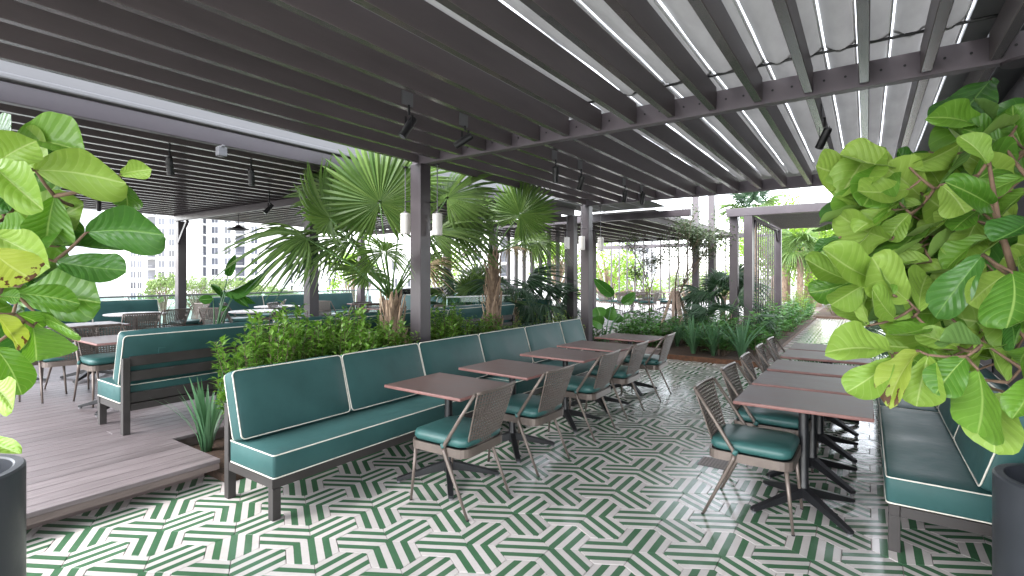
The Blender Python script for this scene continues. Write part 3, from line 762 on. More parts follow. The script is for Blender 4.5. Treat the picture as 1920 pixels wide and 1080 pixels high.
MB().tube([(0, 0, .06), (0, 0, GZ-pn.location.z)], .008, 8).build('stem', m_frame, pn)

# ================================================================ PLANTS
def leaf_mesh(kind, droop, fold, wave, seed, mat):
    rr = random.Random(seed); nv, nu = 20, 8
    prof = {'fig': [(0,.0),(.05,.2),(.14,.42),(.28,.60),(.42,.77),(.56,.92),(.70,1.),(.80,.985),(.89,.85),(.96,.56),(1,.12)],
            'oval': [(0,.0),(.08,.3),(.2,.62),(.35,.86),(.5,1.),(.65,.95),(.8,.72),(.92,.38),(1,.0)],
            'paddle': [(0,.0),(.06,.35),(.15,.7),(.3,.95),(.5,1.),(.7,.85),(.85,.55),(.95,.22),(1,.0)]}[kind]
    def wd(v):
        for (a, x), (b, y) in zip(prof, prof[1:]):
            if v <= b: 
                t = (v-a)/(b-a); return x+(y-x)*t
        return 0
    mb = MB(); vs = []; uv = []; fs = []
    ph = [rr.uniform(0, 6.3) for _ in range(5)]
    bend = rr.uniform(-.08, .08); quilt = .006 if kind == 'fig' else .0; curl = rr.uniform(-.5, .5) if kind == 'fig' else 0
    for i in range(nv+1):
        v = i/nv; w_ = wd(v)*.5
        for j in range(nu+1):
            u = j/nu*2-1
            edge = abs(u)**2
            z = -droop*v*v + fold*abs(u)*w_*2*(1-.4*v) + wave*edge*math.sin(v*13+ph[0]+(2 if u > 0 else 0)) + .02*math.sin(v*6+ph[1])*u + quilt*math.sin(2*math.pi*(v*7.5-abs(u)*2.2))*(1-abs(u)**3)*min(1, abs(u)*4)*min(1, w_*5) + curl*u*abs(u)*w_*(.3+v)
            wv = 1+.025*edge*math.sin(v*17+ph[2]+(1.5 if u > 0 else 0))
            vs.append((u*w_*wv + bend*math.sin(v*3.1), v-.04*droop*v, z)); uv.append((u, v))
    for i in range(nv):
        for j in range(nu): a = i*(nu+1)+j; fs.append((a, a+1, a+nu+2, a+nu+1))
    mb.add(vs, fs); mb.uv = uv; return mb.mesh('leaf', mat, smooth=True)
FIG = {}
for nm, mt in (('m', m_fig), ('d', m_figd), ('p', m_figl), ('s', m_figs)):
    FIG[nm] = [leaf_mesh('fig', dr, fo, wa, i*7+3, mt) for i, (dr, fo, wa) in enumerate(((.10,.18,.025),(.28,.26,.03),(.02,.12,.03),(.18,.34,.025),(-.10,.22,.03),(.36,.15,.03),(.12,.40,.02)))]
def put_leaf(root, me, base, tip, width, nrm, name='leaf'):
    base = Vector(base); tip = Vector(tip); y = (tip-base); L = y.length; y.normalize()
    z = Vector(nrm); z = (z-y*z.dot(y)).normalized(); x = y.cross(z)
    m = Matrix((x*width, y*L, z*L)).transposed().to_4x4(); m.translation = base-Vector(root.location)
    o = bpy.data.objects.new(name, me); C.objects.link(o); o.parent = root; o.matrix_local = m; return o
def fig_tree(label, rootloc, planter_r, planter_h, trunk, leaves, scale_fn, dcen, planter_label):
    rr = random.Random(11)
    pot = thing('round_planter', planter_label, 'planter', rootloc, 0, 'charcoal planters')
    r, h = planter_r, planter_h
    MB().lathe([(0, 0), (r*.97, 0), (r, .012), (r, h-.008), (r-.008, h), (r-.035, h), (r-.042, h-.006), (r-.045, h-.09), (0, h-.09)], 56).build('shell', m_planter, pot, smooth='auto')
    pr = random.Random(3); mb = MB()
    for _ in range(110):
        a = pr.uniform(0, 6.28); q = (r-.07)*math.sqrt(pr.random()); s = pr.uniform(.012, .028); cx, cy, cz = q*math.cos(a), q*math.sin(a), h-.085
        n = len(mb.v); mb.add([(cx+s, cy, cz), (cx-s*.4, cy+s*.8, cz), (cx-s*.5, cy-s*.8, cz), (cx+pr.uniform(-.3,.3)*s, cy, cz+s*.8)], [(0,1,3),(1,2,3),(2,0,3)])
    tag(mb.build('pebbles', m_conc, pot), kind='stuff')
    t = thing('fiddle_leaf_fig', label, 'plant', Vector(rootloc)+Vector((0, 0, planter_h-.09)), 0, 'fiddle-leaf figs')
    br = MB(); T = [Vector(p) for p in trunk]
    off = Vector(t.location)
    br.tube([p-off for p in T], [.022-.016*i/(len(T)-1) for i in range(len(T))], 8)
    nodes = list(T[1:])
    camp = Vector((0, 0, H))
    bases = []
    for (bx, by, tx, ty, wpx, kind, dd, roll) in leaves:
        d = dcen + dd; b = pd(bx, by, d); tp = pd(tx, ty, d + rr.uniform(-.10, .10))
        width = wpx*d/F; nr = (camp-b).normalized(); ax = (tp-b).normalized()
        nr = Matrix.Rotation(R(roll+rr.uniform(-30, 30)), 3, ax) @ (nr + Vector((0, 0, .35)))
        put_leaf(t, rr.choice(FIG[kind]), b, tp, width*1.16, nr)
        bases.append((b, tp))
    # limbs: join each leaf to the nearest already joined point, trunk first
    bases.sort(key=lambda q: min((q[0]-n).length for n in T))
    for b, tp in bases:
        n = min(nodes, key=lambda q: (q-b).length + (0.25 if q.z > b.z+.1 else 0)); mid = (n+b)/2 + Vector((0, 0, -.04*(n-b).length))
        L = (n-b).length; br.tube([n-off, mid-off, b-off, b+(tp-b)*.04-off], [.0045+min(.006, L*.02), .0045+min(.003, L*.01), .0045, .003], 6)
        nodes += [mid, b]
    br.build('branches', m_branch, t, smooth=True)
    return t
def z6(L): return [(1480+a/1.543, 160+b/1.543, 1480+c/1.543, 160+d/1.543, w_/1.543, k, dd, ro) for a, b, c, d, w_, k, dd, ro in L]
RL = z6([(305,240,160,190,95,'p',.05,20),(185,250,70,235,105,'p',.15,-15),(345,235,510,175,80,'p',.0,25),(420,300,522,190,55,'d',-.05,40),(345,300,185,310,80,'p',.0,10),
 (230,345,85,390,62,'m',.05,30),(300,360,190,415,72,'p',-.05,15),(350,370,285,445,58,'p',-.05,-10),(520,290,675,205,95,'m',-.1,-15),(545,120,450,72,66,'m',.0,30),
 (620,170,503,125,95,'m',-.05,10),(605,110,520,48,52,'d',.05,40),(679,185,640,65,66,'m',0,-20),(685,262,525,330,62,'m',-.15,30),(700,390,592,440,92,'d',-.2,10),
 (240,560,115,475,95,'p',-.1,5),(345,625,245,505,100,'p',-.15,-10),(175,565,52,500,75,'p',-.02,20),(185,565,58,602,58,'m',.0,-25),(228,570,128,648,84,'p',-.12,-10),
 (285,590,203,648,68,'p',-.1,15),(375,655,402,538,72,'p',-.15,10),(560,490,420,645,84,'d',-.22,20),(628,545,522,632,84,'p',-.2,0),(645,540,630,692,118,'m',-.35,0),
 (640,680,642,752,64,'d',-.3,20),(296,775,148,733,92,'p',-.3,5),(300,790,163,887,80,'p',-.32,0),(376,768,268,893,64,'s',-.33,10),(402,780,373,930,80,'p',-.35,-5),
 (512,785,423,892,86,'m',-.4,15),(545,820,556,996,142,'m',-.45,0),(632,890,578,1048,115,'p',-.35,-10),(556,750,442,757,56,'d',-.4,40),(538,770,603,738,62,'p',-.32,0),
 (700,850,648,955,76,'m',-.45,10),(360,660,220,665,50,'d',-.1,45),(402,700,272,732,64,'m',-.15,20),(380,310,350,372,62,'m',.05,0),(438,288,503,372,95,'p',-.12,-10),
 (472,360,388,432,64,'p',.0,20),(548,360,473,418,62,'m',-.05,20),(582,440,428,512,70,'m',-.1,25),(392,490,308,448,62,'d',.12,10),(292,490,168,438,74,'m',.1,20),
 (700,300,598,372,74,'m',-.1,20),(690,545,648,488,60,'m',-.15,0),(146,440,58,470,34,'d',.1,40),(142,410,68,432,32,'d',.2,40),(492,760,398,710,58,'p',-.2,10),
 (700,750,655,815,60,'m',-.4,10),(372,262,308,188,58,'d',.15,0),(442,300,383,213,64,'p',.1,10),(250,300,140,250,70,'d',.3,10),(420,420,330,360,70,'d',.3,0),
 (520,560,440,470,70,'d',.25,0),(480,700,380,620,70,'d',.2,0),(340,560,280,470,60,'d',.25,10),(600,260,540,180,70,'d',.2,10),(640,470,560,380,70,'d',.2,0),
 (300,450,235,370,60,'m',.2,0),(560,690,490,640,60,'m',.1,10),(440,760,330,690,50,'p',-.1,30),(600,400,520,330,60,'m',.1,10)])
def filler(n, boxes, seed, ddr, wr, ang, kinds='mmpd', ln=(58, 96)):
    r_ = random.Random(seed); out = []
    for i in range(n):
        x0, x1, y0, y1 = r_.choice(boxes); tx, ty = r_.uniform(x0, x1), r_.uniform(y0, y1); L = r_.uniform(*ln); a = R(r_.uniform(*ang))
        out.append((tx+L*math.cos(a), ty+L*math.sin(a), tx, ty, L*r_.uniform(*wr), r_.choice(kinds), r_.uniform(*ddr), r_.uniform(-45, 45)))
    return out
RL += filler(60, [(1545, 1700, 290, 420), (1600, 1850, 270, 520), (1560, 1800, 440, 590), (1700, 1900, 420, 660), (1640, 1900, 540, 660), (1760, 1900, 200, 330)], 5, (.05, .5), (.56, .72), (-60, 70), 'mmpdp', (85, 125))
RL += filler(44, [(1560, 1740, 300, 440), (1600, 1850, 290, 540), (1570, 1800, 460, 620), (1700, 1900, 440, 690), (1640, 1860, 600, 700)], 25, (-.05, .2), (.56, .7), (-60, 70), 'mpp', (75, 110))
RL += filler(12, [(1560, 1720, 300, 420), (1640, 1860, 330, 560), (1560, 1760, 470, 620), (1760, 1900, 250, 380), (1720, 1880, 560, 700)], 15, (-.22, .02), (.5, .66), (-50, 60), 'ppm')
base_r = (.69, 3.045, 0)
fig_tree('leafy fiddle-leaf fig with lime green leaves in planter beside the right-hand banquette', base_r, .235, .69,
   [(.69,3.045,.6),(.64,3.0,1.1),(.50,2.78,1.45),(.42,2.70,1.75),(.38,2.63,2.0)], RL, None, 2.12, 'tall charcoal round planter in front of the right-hand banquette')
def zl(L, s, x0, y0): return [(x0+a/s, y0+b/s, x0+c/s, y0+d/s, w_/s, k, dd, ro) for a, b, c, d, w_, k, dd, ro in L]
LL = zl([(95,105,497,150,215,'m',.0,-25),(-40,262,250,110,185,'p',-.2,10),(-30,275,222,480,170,'p',-.22,-10),(215,290,742,372,265,'p',-.12,10),(738,318,948,292,92,'p',-.1,35),
 (738,355,782,535,140,'m',.0,0),(335,450,285,752,210,'m',-.05,0),(445,510,428,700,130,'m',.08,10),(530,672,985,692,262,'d',-.02,5),(350,760,640,700,150,'d',.1,0),
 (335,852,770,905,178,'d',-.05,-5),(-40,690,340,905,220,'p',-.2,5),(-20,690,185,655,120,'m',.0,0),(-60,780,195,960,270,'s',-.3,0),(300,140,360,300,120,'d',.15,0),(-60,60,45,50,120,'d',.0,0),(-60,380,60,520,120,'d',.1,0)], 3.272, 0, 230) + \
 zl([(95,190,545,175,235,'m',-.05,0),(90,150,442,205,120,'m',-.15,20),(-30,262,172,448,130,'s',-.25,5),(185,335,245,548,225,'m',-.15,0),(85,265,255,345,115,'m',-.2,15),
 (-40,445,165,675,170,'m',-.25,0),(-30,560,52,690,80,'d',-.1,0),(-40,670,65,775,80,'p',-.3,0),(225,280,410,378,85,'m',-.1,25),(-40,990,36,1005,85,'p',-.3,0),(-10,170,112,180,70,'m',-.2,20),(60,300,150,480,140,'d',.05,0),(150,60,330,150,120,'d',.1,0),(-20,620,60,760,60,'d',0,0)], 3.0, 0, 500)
LL += filler(30, [(0, 100, 400, 600), (20, 160, 450, 570), (0, 70, 560, 700), (0, 90, 270, 420), (30, 130, 300, 420)], 9, (.0, .35), (.58, .75), (130, 230), 'mmdp', (90, 130))
fig_tree('fiddle-leaf fig with large scorched leaves in planter at the edge of the deck', (-3.035, .34, 0), .27, .75,
   [(-3.035,.34,.66),(-2.97,.39,1.1),(-2.86,.5,1.5),(-2.8,.52,1.8),(-2.75,.55,2.1)], LL, None, 1.95, 'charcoal round planter in front of the timber deck step')

# ---- fan palms
def fan_mesh(n, spread, droop, seed, mat, split=.45, cut=1.0):
    rr = random.Random(seed); mb = MB()
    for i in range(n):
        a0 = R(-spread/2 + spread*i/n); a1 = R(-spread/2+spread*(i+1)/n); am = (a0+a1)/2
        L = cut*(.80+.20*math.cos(am*.7))*rr.uniform(.9, 1.06); da = (a1-a0)*.5; tw = rr.uniform(-.25, .25)*da
        dr = droop*rr.uniform(.6, 1.5); vs = []; fs = []
        st = [(.04, 1.), (.25, 1.), (split, 1.), (split+(1-split)*.35, .88), (split+(1-split)*.68, .55), (1., .04)]
        for t, w_ in st:
            r = t*L; hw = math.sin(da)*min(r, split*L*1.2)*w_; z = -dr*t**2.6*L + .035*math.sin(am*3)*t
            an = am + tw*t**2; c, s = math.sin(an), math.cos(an); nx, ny = math.cos(an), -math.sin(an)
            fz = .45*hw
            vs += [(c*r-nx*hw, s*r-ny*hw, z-fz), (c*r, s*r, z+fz), (c*r+nx*hw, s*r+ny*hw, z-fz)]
        for k in range(len(st)-1):
            b = k*3; fs += [(b, b+1, b+4, b+3), (b+1, b+2, b+5, b+4)]
        mb.add(vs, fs)
    return mb.mesh('frond', mat)
FAN = [fan_mesh(46, 325, .18, 1, m_palm, .62), fan_mesh(42, 300, .38, 2, m_palm, .58), fan_mesh(38, 280, .85, 3, m_palm, .46), fan_mesh(34, 260, 1.0, 4, m_palmd, .45), fan_mesh(26, 220, .9, 5, m_palmdry, .3), fan_mesh(30, 270, .3, 6, m_palmd, .4)]
def add_frond(root, crown, hast, nrm, size, me, pet=None):
    crown = Vector(crown); hast = Vector(hast); y = (hast-crown); y.normalize()
    z = Vector(nrm); z = (z-y*z.dot(y)); z.normalize(); x = y.cross(z)
    m = Matrix((x*size, y*size, z*size)).transposed().to_4x4(); m.translation = hast-Vector(root.location)
    o = bpy.data.objects.new('frond', me); C.objects.link(o); o.parent = root; o.matrix_local = m
    mid = (crown+hast)/2 + Vector((0, 0, .06*(hast-crown).length))
    inv = m.inverted()
    q = MB().tube([inv @ (p-Vector(root.location)) for p in (crown, mid, hast)], [.013/size, .009/size, .006/size], 6).mesh('petiole', pet or m_petiole, smooth=True)
    ob('petiole', q, o)
    return o
def shaggy_trunk(root, base, top, r0, r1, boots, seed):
    rr = random.Random(seed); base = Vector(base)-Vector(root.location); top = Vector(top)-Vector(root.location)
    n = 10; pts = [base.lerp(top, i/n) for i in range(n+1)]; rad = [r0+(r1-r0)*(i/n)+rr.uniform(-.006, .006) for i in range(n+1)]
    tk = MB().tube(pts, rad, 12).build('trunk', m_bark, root, smooth=True)
    mb = MB(); L = (top-base).length
    for i in range(boots):
        t = i/boots; a = i*2.399+rr.uniform(-.3, .3); r = r0+(r1-r0)*t; z = base.lerp(top, t)
        ca, sa = math.cos(a), math.sin(a); tx, ty = -sa, ca; hl = rr.uniform(.16, .30); wd = rr.uniform(.022, .045); out = rr.uniform(.015, .055)
        tw = rr.uniform(-.04, .04)
        vs = []
        for s, w_, o_ in ((0, 1., .004), (.35, .85, .02+out*.4), (.7, .5, .015+out*.8), (1., .12, out+.015)):
            c = z + Vector((ca*(r+o_)+tx*tw*s, sa*(r+o_)+ty*tw*s, hl*s-.05))
            vs += [c-Vector((tx, ty, 0))*wd*w_-Vector((ca, sa, 0))*.012, c, c+Vector((tx, ty, 0))*wd*w_-Vector((ca, sa, 0))*.012]
        mb.add(vs, [f for k in range(3) for b in [k*3] for f in ((b, b+1, b+4, b+3), (b+1, b+2, b+5, b+4))])
    for i in range(boots*3):
        t = rr.random(); a = rr.uniform(0, 6.28); r = r0+(r1-r0)*t+.006; z = base.lerp(top, t); ca, sa = math.cos(a), math.sin(a); l = rr.uniform(.06, .2)
        c = z+Vector((ca*r, sa*r, 0)); e = z+Vector((ca*(r+rr.uniform(.01, .05)), sa*(r+rr.uniform(.01, .05)), rr.choice((-1, 1))*l)); q = Vector((-sa, ca, 0))*.004
        mb.add([c-q, c+q, e], [(0, 1, 2)])
    tag(mb.build('leaf_boots', m_boot, root), kind='stuff')
def palm(label, base, top, r0, r1, fronds, seed, generic, size, group='fan palms in the hedge', mats=(0, 1, 2), boots=90, plen=.6, elev=(-.35, 1.1)):
    root = thing('fan_palm', label, 'palm', base, 0, group); shaggy_trunk(root, base, top, r0, r1, boots, seed)
    rr = random.Random(seed); top = Vector(top); camp = Vector((0, 0, H))
    for (px, py, d, sz, kind, face) in fronds:
        h = pd(px, py, d); n = (camp-h) if face == 'cam' else Vector((0, 0, 1)) if face == 'up' else Vector(face)
        add_frond(root, top, h, n, sz, FAN[kind])
    for i in range(generic):
        a = i*2.399+seed; e = rr.uniform(*elev); L = plen*rr.uniform(.8, 1.2)
        dr = Vector((math.cos(a)*math.cos(e), math.sin(a)*math.cos(e), math.sin(e))); h = top+dr*L
        n = Vector((0, 0, 1))-dr*dr.z*.5+Vector((rr.uniform(-.3,.3), rr.uniform(-.3,.3), 0))
        add_frond(root, top, h, n, size*rr.uniform(.8, 1.1), FAN[rr.choice(mats)])
    return root
d1 = SN*4.5+CS*4.1
b1 = pd(745, 660, d1); b1.z = .05; t1 = pd(733, 562, d1)
palm('tall fan palm with shaggy brown trunk beside the near dark post', b1, t1, .155, .085,
   [(712,380,d1-.25,.74,0,'cam'),(645,365,d1+.2,.70,1,(.3,-.5,.8)),(575,448,d1-.1,.74,2,(-.2,-.3,1)),(655,452,d1+.3,.7,2,'up'),(838,372,d1+.35,.7,1,(.2,-.6,.6)),(760,345,d1+.5,.7,1,(0,-.7,.7)),
    (680,350,d1+.6,.7,1,(-.2,-.7,.7)),(815,440,d1+.3,.65,2,'up'),(620,410,d1-.3,.6,1,(-.4,-.5,.7)),(850,420,d1+.5,.65,2,(.3,-.3,1)),(600,460,d1+.3,.65,3,'up'),(800,500,d1+.1,.4,4,'up')], 3, 3, .5, elev=(.35, 1.2))
d2 = SN*4.5+CS*5.95
b2 = pd(923, 630, d2); b2.z = .05; t2 = pd(925, 478, d2)
palm('fan palm with slim shaggy trunk between the two dark posts', b2, t2, .135, .07,
   [(975,402,d2-.2,.58,0,'cam'),(900,440,d2-.1,.5,2,'up'),(880,400,d2+.3,.5,1,(-.3,-.6,.6)),(1005,455,d2+.1,.45,2,'up'),(940,395,d2+.4,.5,1,(0,-.7,.7)),(960,465,d2-.2,.32,4,'up'),(895,470,d2-.1,.35,4,'up')], 5, 3, .40, elev=(.4, 1.2))
# dark understorey palms
def low_palm(px, d, h, label, n=12, size=.55, ks=(3, 5), sd=0):
    p = pd(px, 516, d); p.z = .06; top = p+Vector((0, 0, h))
    return palm(label, p, top, .06, .05, [], 20+sd, n, size, 'dark understorey palms', ks, 14, .55)
low_palm(965, 10.2, .95, 'dark green fan palm behind the second palm trunk', 16, .6, sd=1)
low_palm(1010, 10.8, .75, 'dark green fan palm left of the far dark posts', 14, .55, sd=2)
low_palm(880, 11.0, .8, 'dark fan palm behind the glass screen', 14, .6, (1, 5), sd=3)
low_palm(1356, 11.8, 1.0, 'dense dark fan palm left of the slatted arbour', 20, .52, sd=4)
low_palm(1362, 10.6, .55, 'low dark fan palm at the foot of the arbour posts', 14, .45, sd=5)
low_palm(1600, 9.0, .25, 'low dark palm beside the path under the fig leaves', 10, .45, sd=8)
p = pd(1415, 516, 16.5); p.z = .05
palm('tall spiky palm rising behind the arbour beam', p, p+Vector((0, 0, 3.6)), .12, .08, [], 31, 16, .7, 'palms behind the arbour', (1, 5), 40, .5)
p = pd(1500, 516, 19); p.z = .05
palm('tall palm beyond the arbour above the path', p, p+Vector((0, 0, 2.4)), .12, .08, [], 33, 14, .7, 'palms behind the arbour', (1, 2), 40, .5)

# ---- leafy shrubs
def shrub_mesh(seed, h, r, nst, nlf, ll, lw, mat, upright=.6):
    rr = random.Random(seed); mb = MB(); tw = MB()
    for s in range(nst):
        a = rr.uniform(0, 6.283); q = r*math.sqrt(rr.random()); top = Vector((q*math.cos(a), q*math.sin(a), h*rr.uniform(.55, 1.08)*(1-.25*(q/r)**2)))
        b = Vector((top.x*.25, top.y*.25, 0)); mid = b.lerp(top, .5)+Vector((top.x*.12, top.y*.12, .0))
        tw.tube([b, mid, top], [.006, .004, .002], 4, caps=False)
        for k in range(nlf):
            t = .25+.75*(k+rr.random())/nlf; p = (b*(1-t)**2+mid*2*t*(1-t)+top*t*t); az = rr.uniform(0, 6.283); el = rr.uniform(-.2, 1.0)*upright+.15
            d = Vector((math.cos(az)*math.cos(el), math.sin(az)*math.cos(el), math.sin(el))); L = ll*rr.uniform(.65, 1.2); wd = lw*rr.uniform(.8, 1.2)
            x = d.cross(Vector((0, 0, 1))).normalized(); n = x.cross(d)
            p0 = p+d*.012; m1 = p0+d*L*.45+n*.0; tip = p0+d*L-n*L*.18
            mb.add([p0, m1+x*wd+n*wd*.35, m1, m1-x*wd+n*wd*.35, tip], [(0, 1, 2), (0, 2, 3), (2, 1, 4), (3, 2, 4)])
    return mb.mesh('foliage', mat), tw.mesh('stems', m_twig)
def shrub_proto(meshes, name='leafy_shrub', cat='shrub'):
    t = thing(name, 'x', cat); ob('foliage', meshes[0], t); ob('stems', meshes[1], t); return t
SH = [shrub_proto(shrub_mesh(i, 1.14, .50, 84, 42, .085, .021, m_shrub, .9)) for i in range(3)]; su = [[False] for _ in SH]
spots = [(-4.42,2.50,1.0,.0),(-4.62,2.95,1.02,1.),(-4.2,3.05,.9,2.),(-4.5,3.45,.98,3.),(-4.25,3.75,.86,4.),(-4.75,3.9,.95,5.),(-4.45,4.75,.92,1.2),(-4.6,5.2,.92,2.2),(-4.3,5.55,.82,3.2)]
names = ['bushy green shrub rising at the open end of the hedge', 'bushy green shrub against the dark deck banquette', 'bushy green shrub over the second banquette cushion', 'bushy green shrub in the middle of the hedge',
  'bushy green shrub just left of the shaggy palm trunk', 'bushy green shrub behind the shaggy palm trunk', 'bushy green shrub just right of the near dark post', 'bushy green shrub between near post and second palm', 'low green shrub left of the second palm trunk']
for i, ((x, y, s, a), lb) in enumerate(zip(spots, names)):
    place(SH[i % 3], su[i % 3], lb, (x, y, .05), a, 'hedge shrubs behind the banquette', s)
SY = [shrub_proto(shrub_mesh(40+i, .95, .36, 30, 26, .06, .016, m_shruby), 'leafy_shrub') for i in range(2)]; yu = [[False] for _ in SY]
for i, (x, y, s, a, lb) in enumerate(((-4.4, 6.35, .92, 0, 'yellow-green shrub just right of the second palm trunk'), (-4.45, 7.45, .95, 1, 'yellow-green shrub left of the far dark post'), (-4.3, 7.85, 1.0, 2, 'taller yellow-green shrub touching the far dark post'),
      (-1.75, 16.7, 1.1, 0, 'bright green shrub at the far end of the arbour'), (-1.75, 18, 1.2, 1, 'bright green shrub beside the far path'), (-1.7, 19.6, 1.1, 2, 'bright green shrub near the end of the path'),
      (-.9, 22, 1.4, 0, 'bright green shrub closing the path on its left'), (.1, 22.3, 1.3, 1, 'bright green shrub closing the path in the middle'), (1.2, 22, 1.5, 2, 'bright green shrub closing the path on its right'), (-2.3, 16.2, 1.5, 3, 'tall bright shrub behind the arbour slats'))):
    place(SY[i % 2], yu[i % 2], lb, (x, y, .05), a, 'yellow-green shrubs', s)
BL = [shrub_proto(shrub_mesh(60+i, .85, .42, 16, 10, .22, .05, m_broad, .5), 'broad_leaf_plant', 'plant') for i in range(2)]; bu = [[False] for _ in BL]
for i, (px, d, s, lb) in enumerate(((1440, 11.2, 1.0, 'broad-leaved plant at the front foot of the arbour slats'), (1470, 12.2, 1.05, 'broad-leaved plant by the middle of the arbour slats'), (1497, 13.4, 1.05, 'broad-leaved plant at the back post of the arbour'), (1520, 15.5, 1.0, 'broad-leaved plant on the path edge beyond the arbour'),
      (1180, 11.4, .6, 'low broad-leaved plant in the bed below the far terrace'), (1225, 11.2, .55, 'low broad-leaved plant in front of the tree stakes'), (1120, 10.6, .7, 'low broad-leaved plant at the foot of the far dark post'), (1290, 12, .6, 'low broad-leaved plant right of the tree stakes'))):
    p = pd(px, 516, d); p.x = min(p.x, -1.72) if px > 1400 else p.x; p.z = .06; place(BL[i % 2], bu[i % 2], lb, p, i*1.3, 'broad-leaved plants', s)

fl = random.Random(77)
where = ['in the mulch bed behind the strappy row', 'in the bed beside the tree stakes', 'in the bed below the dark palms', 'in the bed at the foot of the arbour']
for i in range(26):
    x = fl.uniform(-4.7, -2.2); y = fl.uniform(9.9, 12.6) if i < 16 else fl.uniform(9.75, 10.8)
    k_ = 1 if x < -3.6 else (2 if x > -2.9 else 0)
    place(BL[i % 2], bu[i % 2], 'low broad-leaved filler plant '+where[k_], (x, y, .05), i*1.1, 'filler plants '+where[k_], fl.uniform(.55, .9))
for i in range(7):
    place(BL[i % 2], bu[i % 2], ORD[i]+' broad-leaved plant along the path edge, counted from the strappy clumps', (-1.72+fl.uniform(-.08, .08), 10.3+i*.95, .05), i*1.7, 'broad-leaved plants along the path', fl.uniform(.85, 1.1))
# ---- strappy clumps
def strap_mesh(seed, n, h, spread, wd):
    rr = random.Random(seed); mb = MB()
    for i in range(n):
        a = rr.uniform(0, 6.283); L = h*rr.uniform(.65, 1.15); lean = rr.uniform(.08, 1.0)*spread; ca, sa = math.cos(a), math.sin(a); tx, ty = -sa, ca; w_ = wd*rr.uniform(.7, 1.2); vs = []
        r0 = rr.uniform(0, .04)
        for t, k in ((0, .6), (.25, 1.), (.5, .95), (.75, .65), (1., .05)):
            r = r0+lean*L*t**1.6; z = L*t*(1-.28*lean*t**1.5)
            vs += [(ca*r-tx*w_*k, sa*r-ty*w_*k, z+w_*k*.35), (ca*r, sa*r, z), (ca*r+tx*w_*k, sa*r+ty*w_*k, z+w_*k*.35)]
        mb.add(vs, [f for q in range(4) for b in [q*3] for f in ((b, b+1, b+4, b+3), (b+1, b+2, b+5, b+4))])
    return mb.mesh('foliage', m_strap)
def strap_proto(seed, n, h, sp, wd):
    t = thing('strappy_plant', 'x', 'plant'); ob('foliage', strap_mesh(seed, n, h, sp, wd), t); return t
SP = [strap_proto(5+i, 58, .78, .85, .013) for i in range(3)]; spu = [[False] for _ in SP]
for i, (px, py, s, lb) in enumerate(((1300, 664, .95, 'grey-green strappy clump at the kerb end of the mulch bed'), (1338, 668, .9, 'grey-green strappy clump in the middle of the mulch bed front'), (1390, 676, 1.05, 'largest grey-green strappy clump below the arbour posts'),
      (1318, 648, .9, 'strappy clump behind the front row, near the stakes'), (1360, 652, .85, 'strappy clump behind the front row by the dark palm'), (1270, 650, .8, 'strappy clump behind the timber kerb'), (1230, 640, .7, 'strappy clump left of the tree stakes'))):
    p = pz(px, py, .06); p.z = .06; place(SP[i % 3], spu[i % 3], lb, p, i, 'strappy plants in the mulch beds', s)
nr = strap_proto(55, 26, .66, .7, .021); nr['group'] = 'strappy plants in the mulch beds'
q = pz(388, 846, .06); place(nr, [False], 'wide-bladed strappy plant in the deck corner beside the teal banquette', (q.x, q.y, .05), 0)
for i, (px, d, s) in enumerate(((1545, 17.5, 1.), (1560, 19.5, 1.1), (1530, 19, 1.))):
    p = Vector(((-1.68, 17.3, .05), (-.5, 21.6, .07), (-1.66, 18.9, .05))[i])
    place(SP[i], spu[i], ['strappy clump beside the far path before the end bed', 'strappy clump in the far end bed of the path', 'strappy clump between bright shrubs by the far path'][i], p, i, 'strappy plants by the far path', s)

# ---- paddle-leaved plants
PAD = [leaf_mesh('paddle', dr, fo, .012, 90+i, m_broad2) for i, (dr, fo, m_broad2) in enumerate(((.12, .3, m_figd), (.3, .35, m_figd), (.05, .4, m_figd)))]
def paddle_plant(name, label, base, leaves, d):
    t = thing(name, label, 'plant', base, 0, 'paddle-leaved plants'); camp = Vector((0, 0, H)); b0 = Vector(base); st = MB(); rr = random.Random(4)
    for i, (bx, by, tx, ty, w_, dd, roll) in enumerate(leaves):
        b = pd(bx, by, d+dd); tp = pd(tx, ty, d+dd+rr.uniform(-.15, .15)); ax = (tp-b).normalized()
        n = Matrix.Rotation(R(roll), 3, ax) @ (camp-b).normalized(); put_leaf(t, PAD[i % 3], b, tp, w_*d/F, n)
        q = b0+Vector((rr.uniform(-.04, .04), rr.uniform(-.04, .04), 0)); mid = q.lerp(b, .5)+Vector((0, 0, .05))
        st.tube([q-b0, mid-b0, b-b0], [.014, .010, .006], 6)
    st.build('stalks', m_strap, t, smooth=True); return t
q = pd(405, 516, 7.6); q.z = DZ
pp = thing('square_planter', 'dark planter box holding the strelitzia on the deck', 'planter', q, 0, 'charcoal planters')
MB().prism([(-.16,-.16),(.16,-.16),(.16,.16),(-.16,.16)], 0, .42).build('box', m_planter, pp, bevel=.008); MB().box(-.145, .145, -.145, .145, .421, .424).build('soil', m_soil, pp)
q = q+Vector((0, 0, .42))
paddle_plant('strelitzia', 'potted strelitzia with long paddle leaves on the deck behind the strapped banquette', q,
   [(427,518,441,478,16,0,0),(425,545,500,520,22,-.1,30),(440,540,480,570,14,.1,20),(400,560,372,562,18,0,0),(440,552,462,572,14,-.1,0),(415,545,470,538,16,.1,30),(420,560,395,530,12,.1,10),(430,575,405,585,12,.1,10)], 7.6)
q = pd(1133, 516, 9.9); q.z = .06
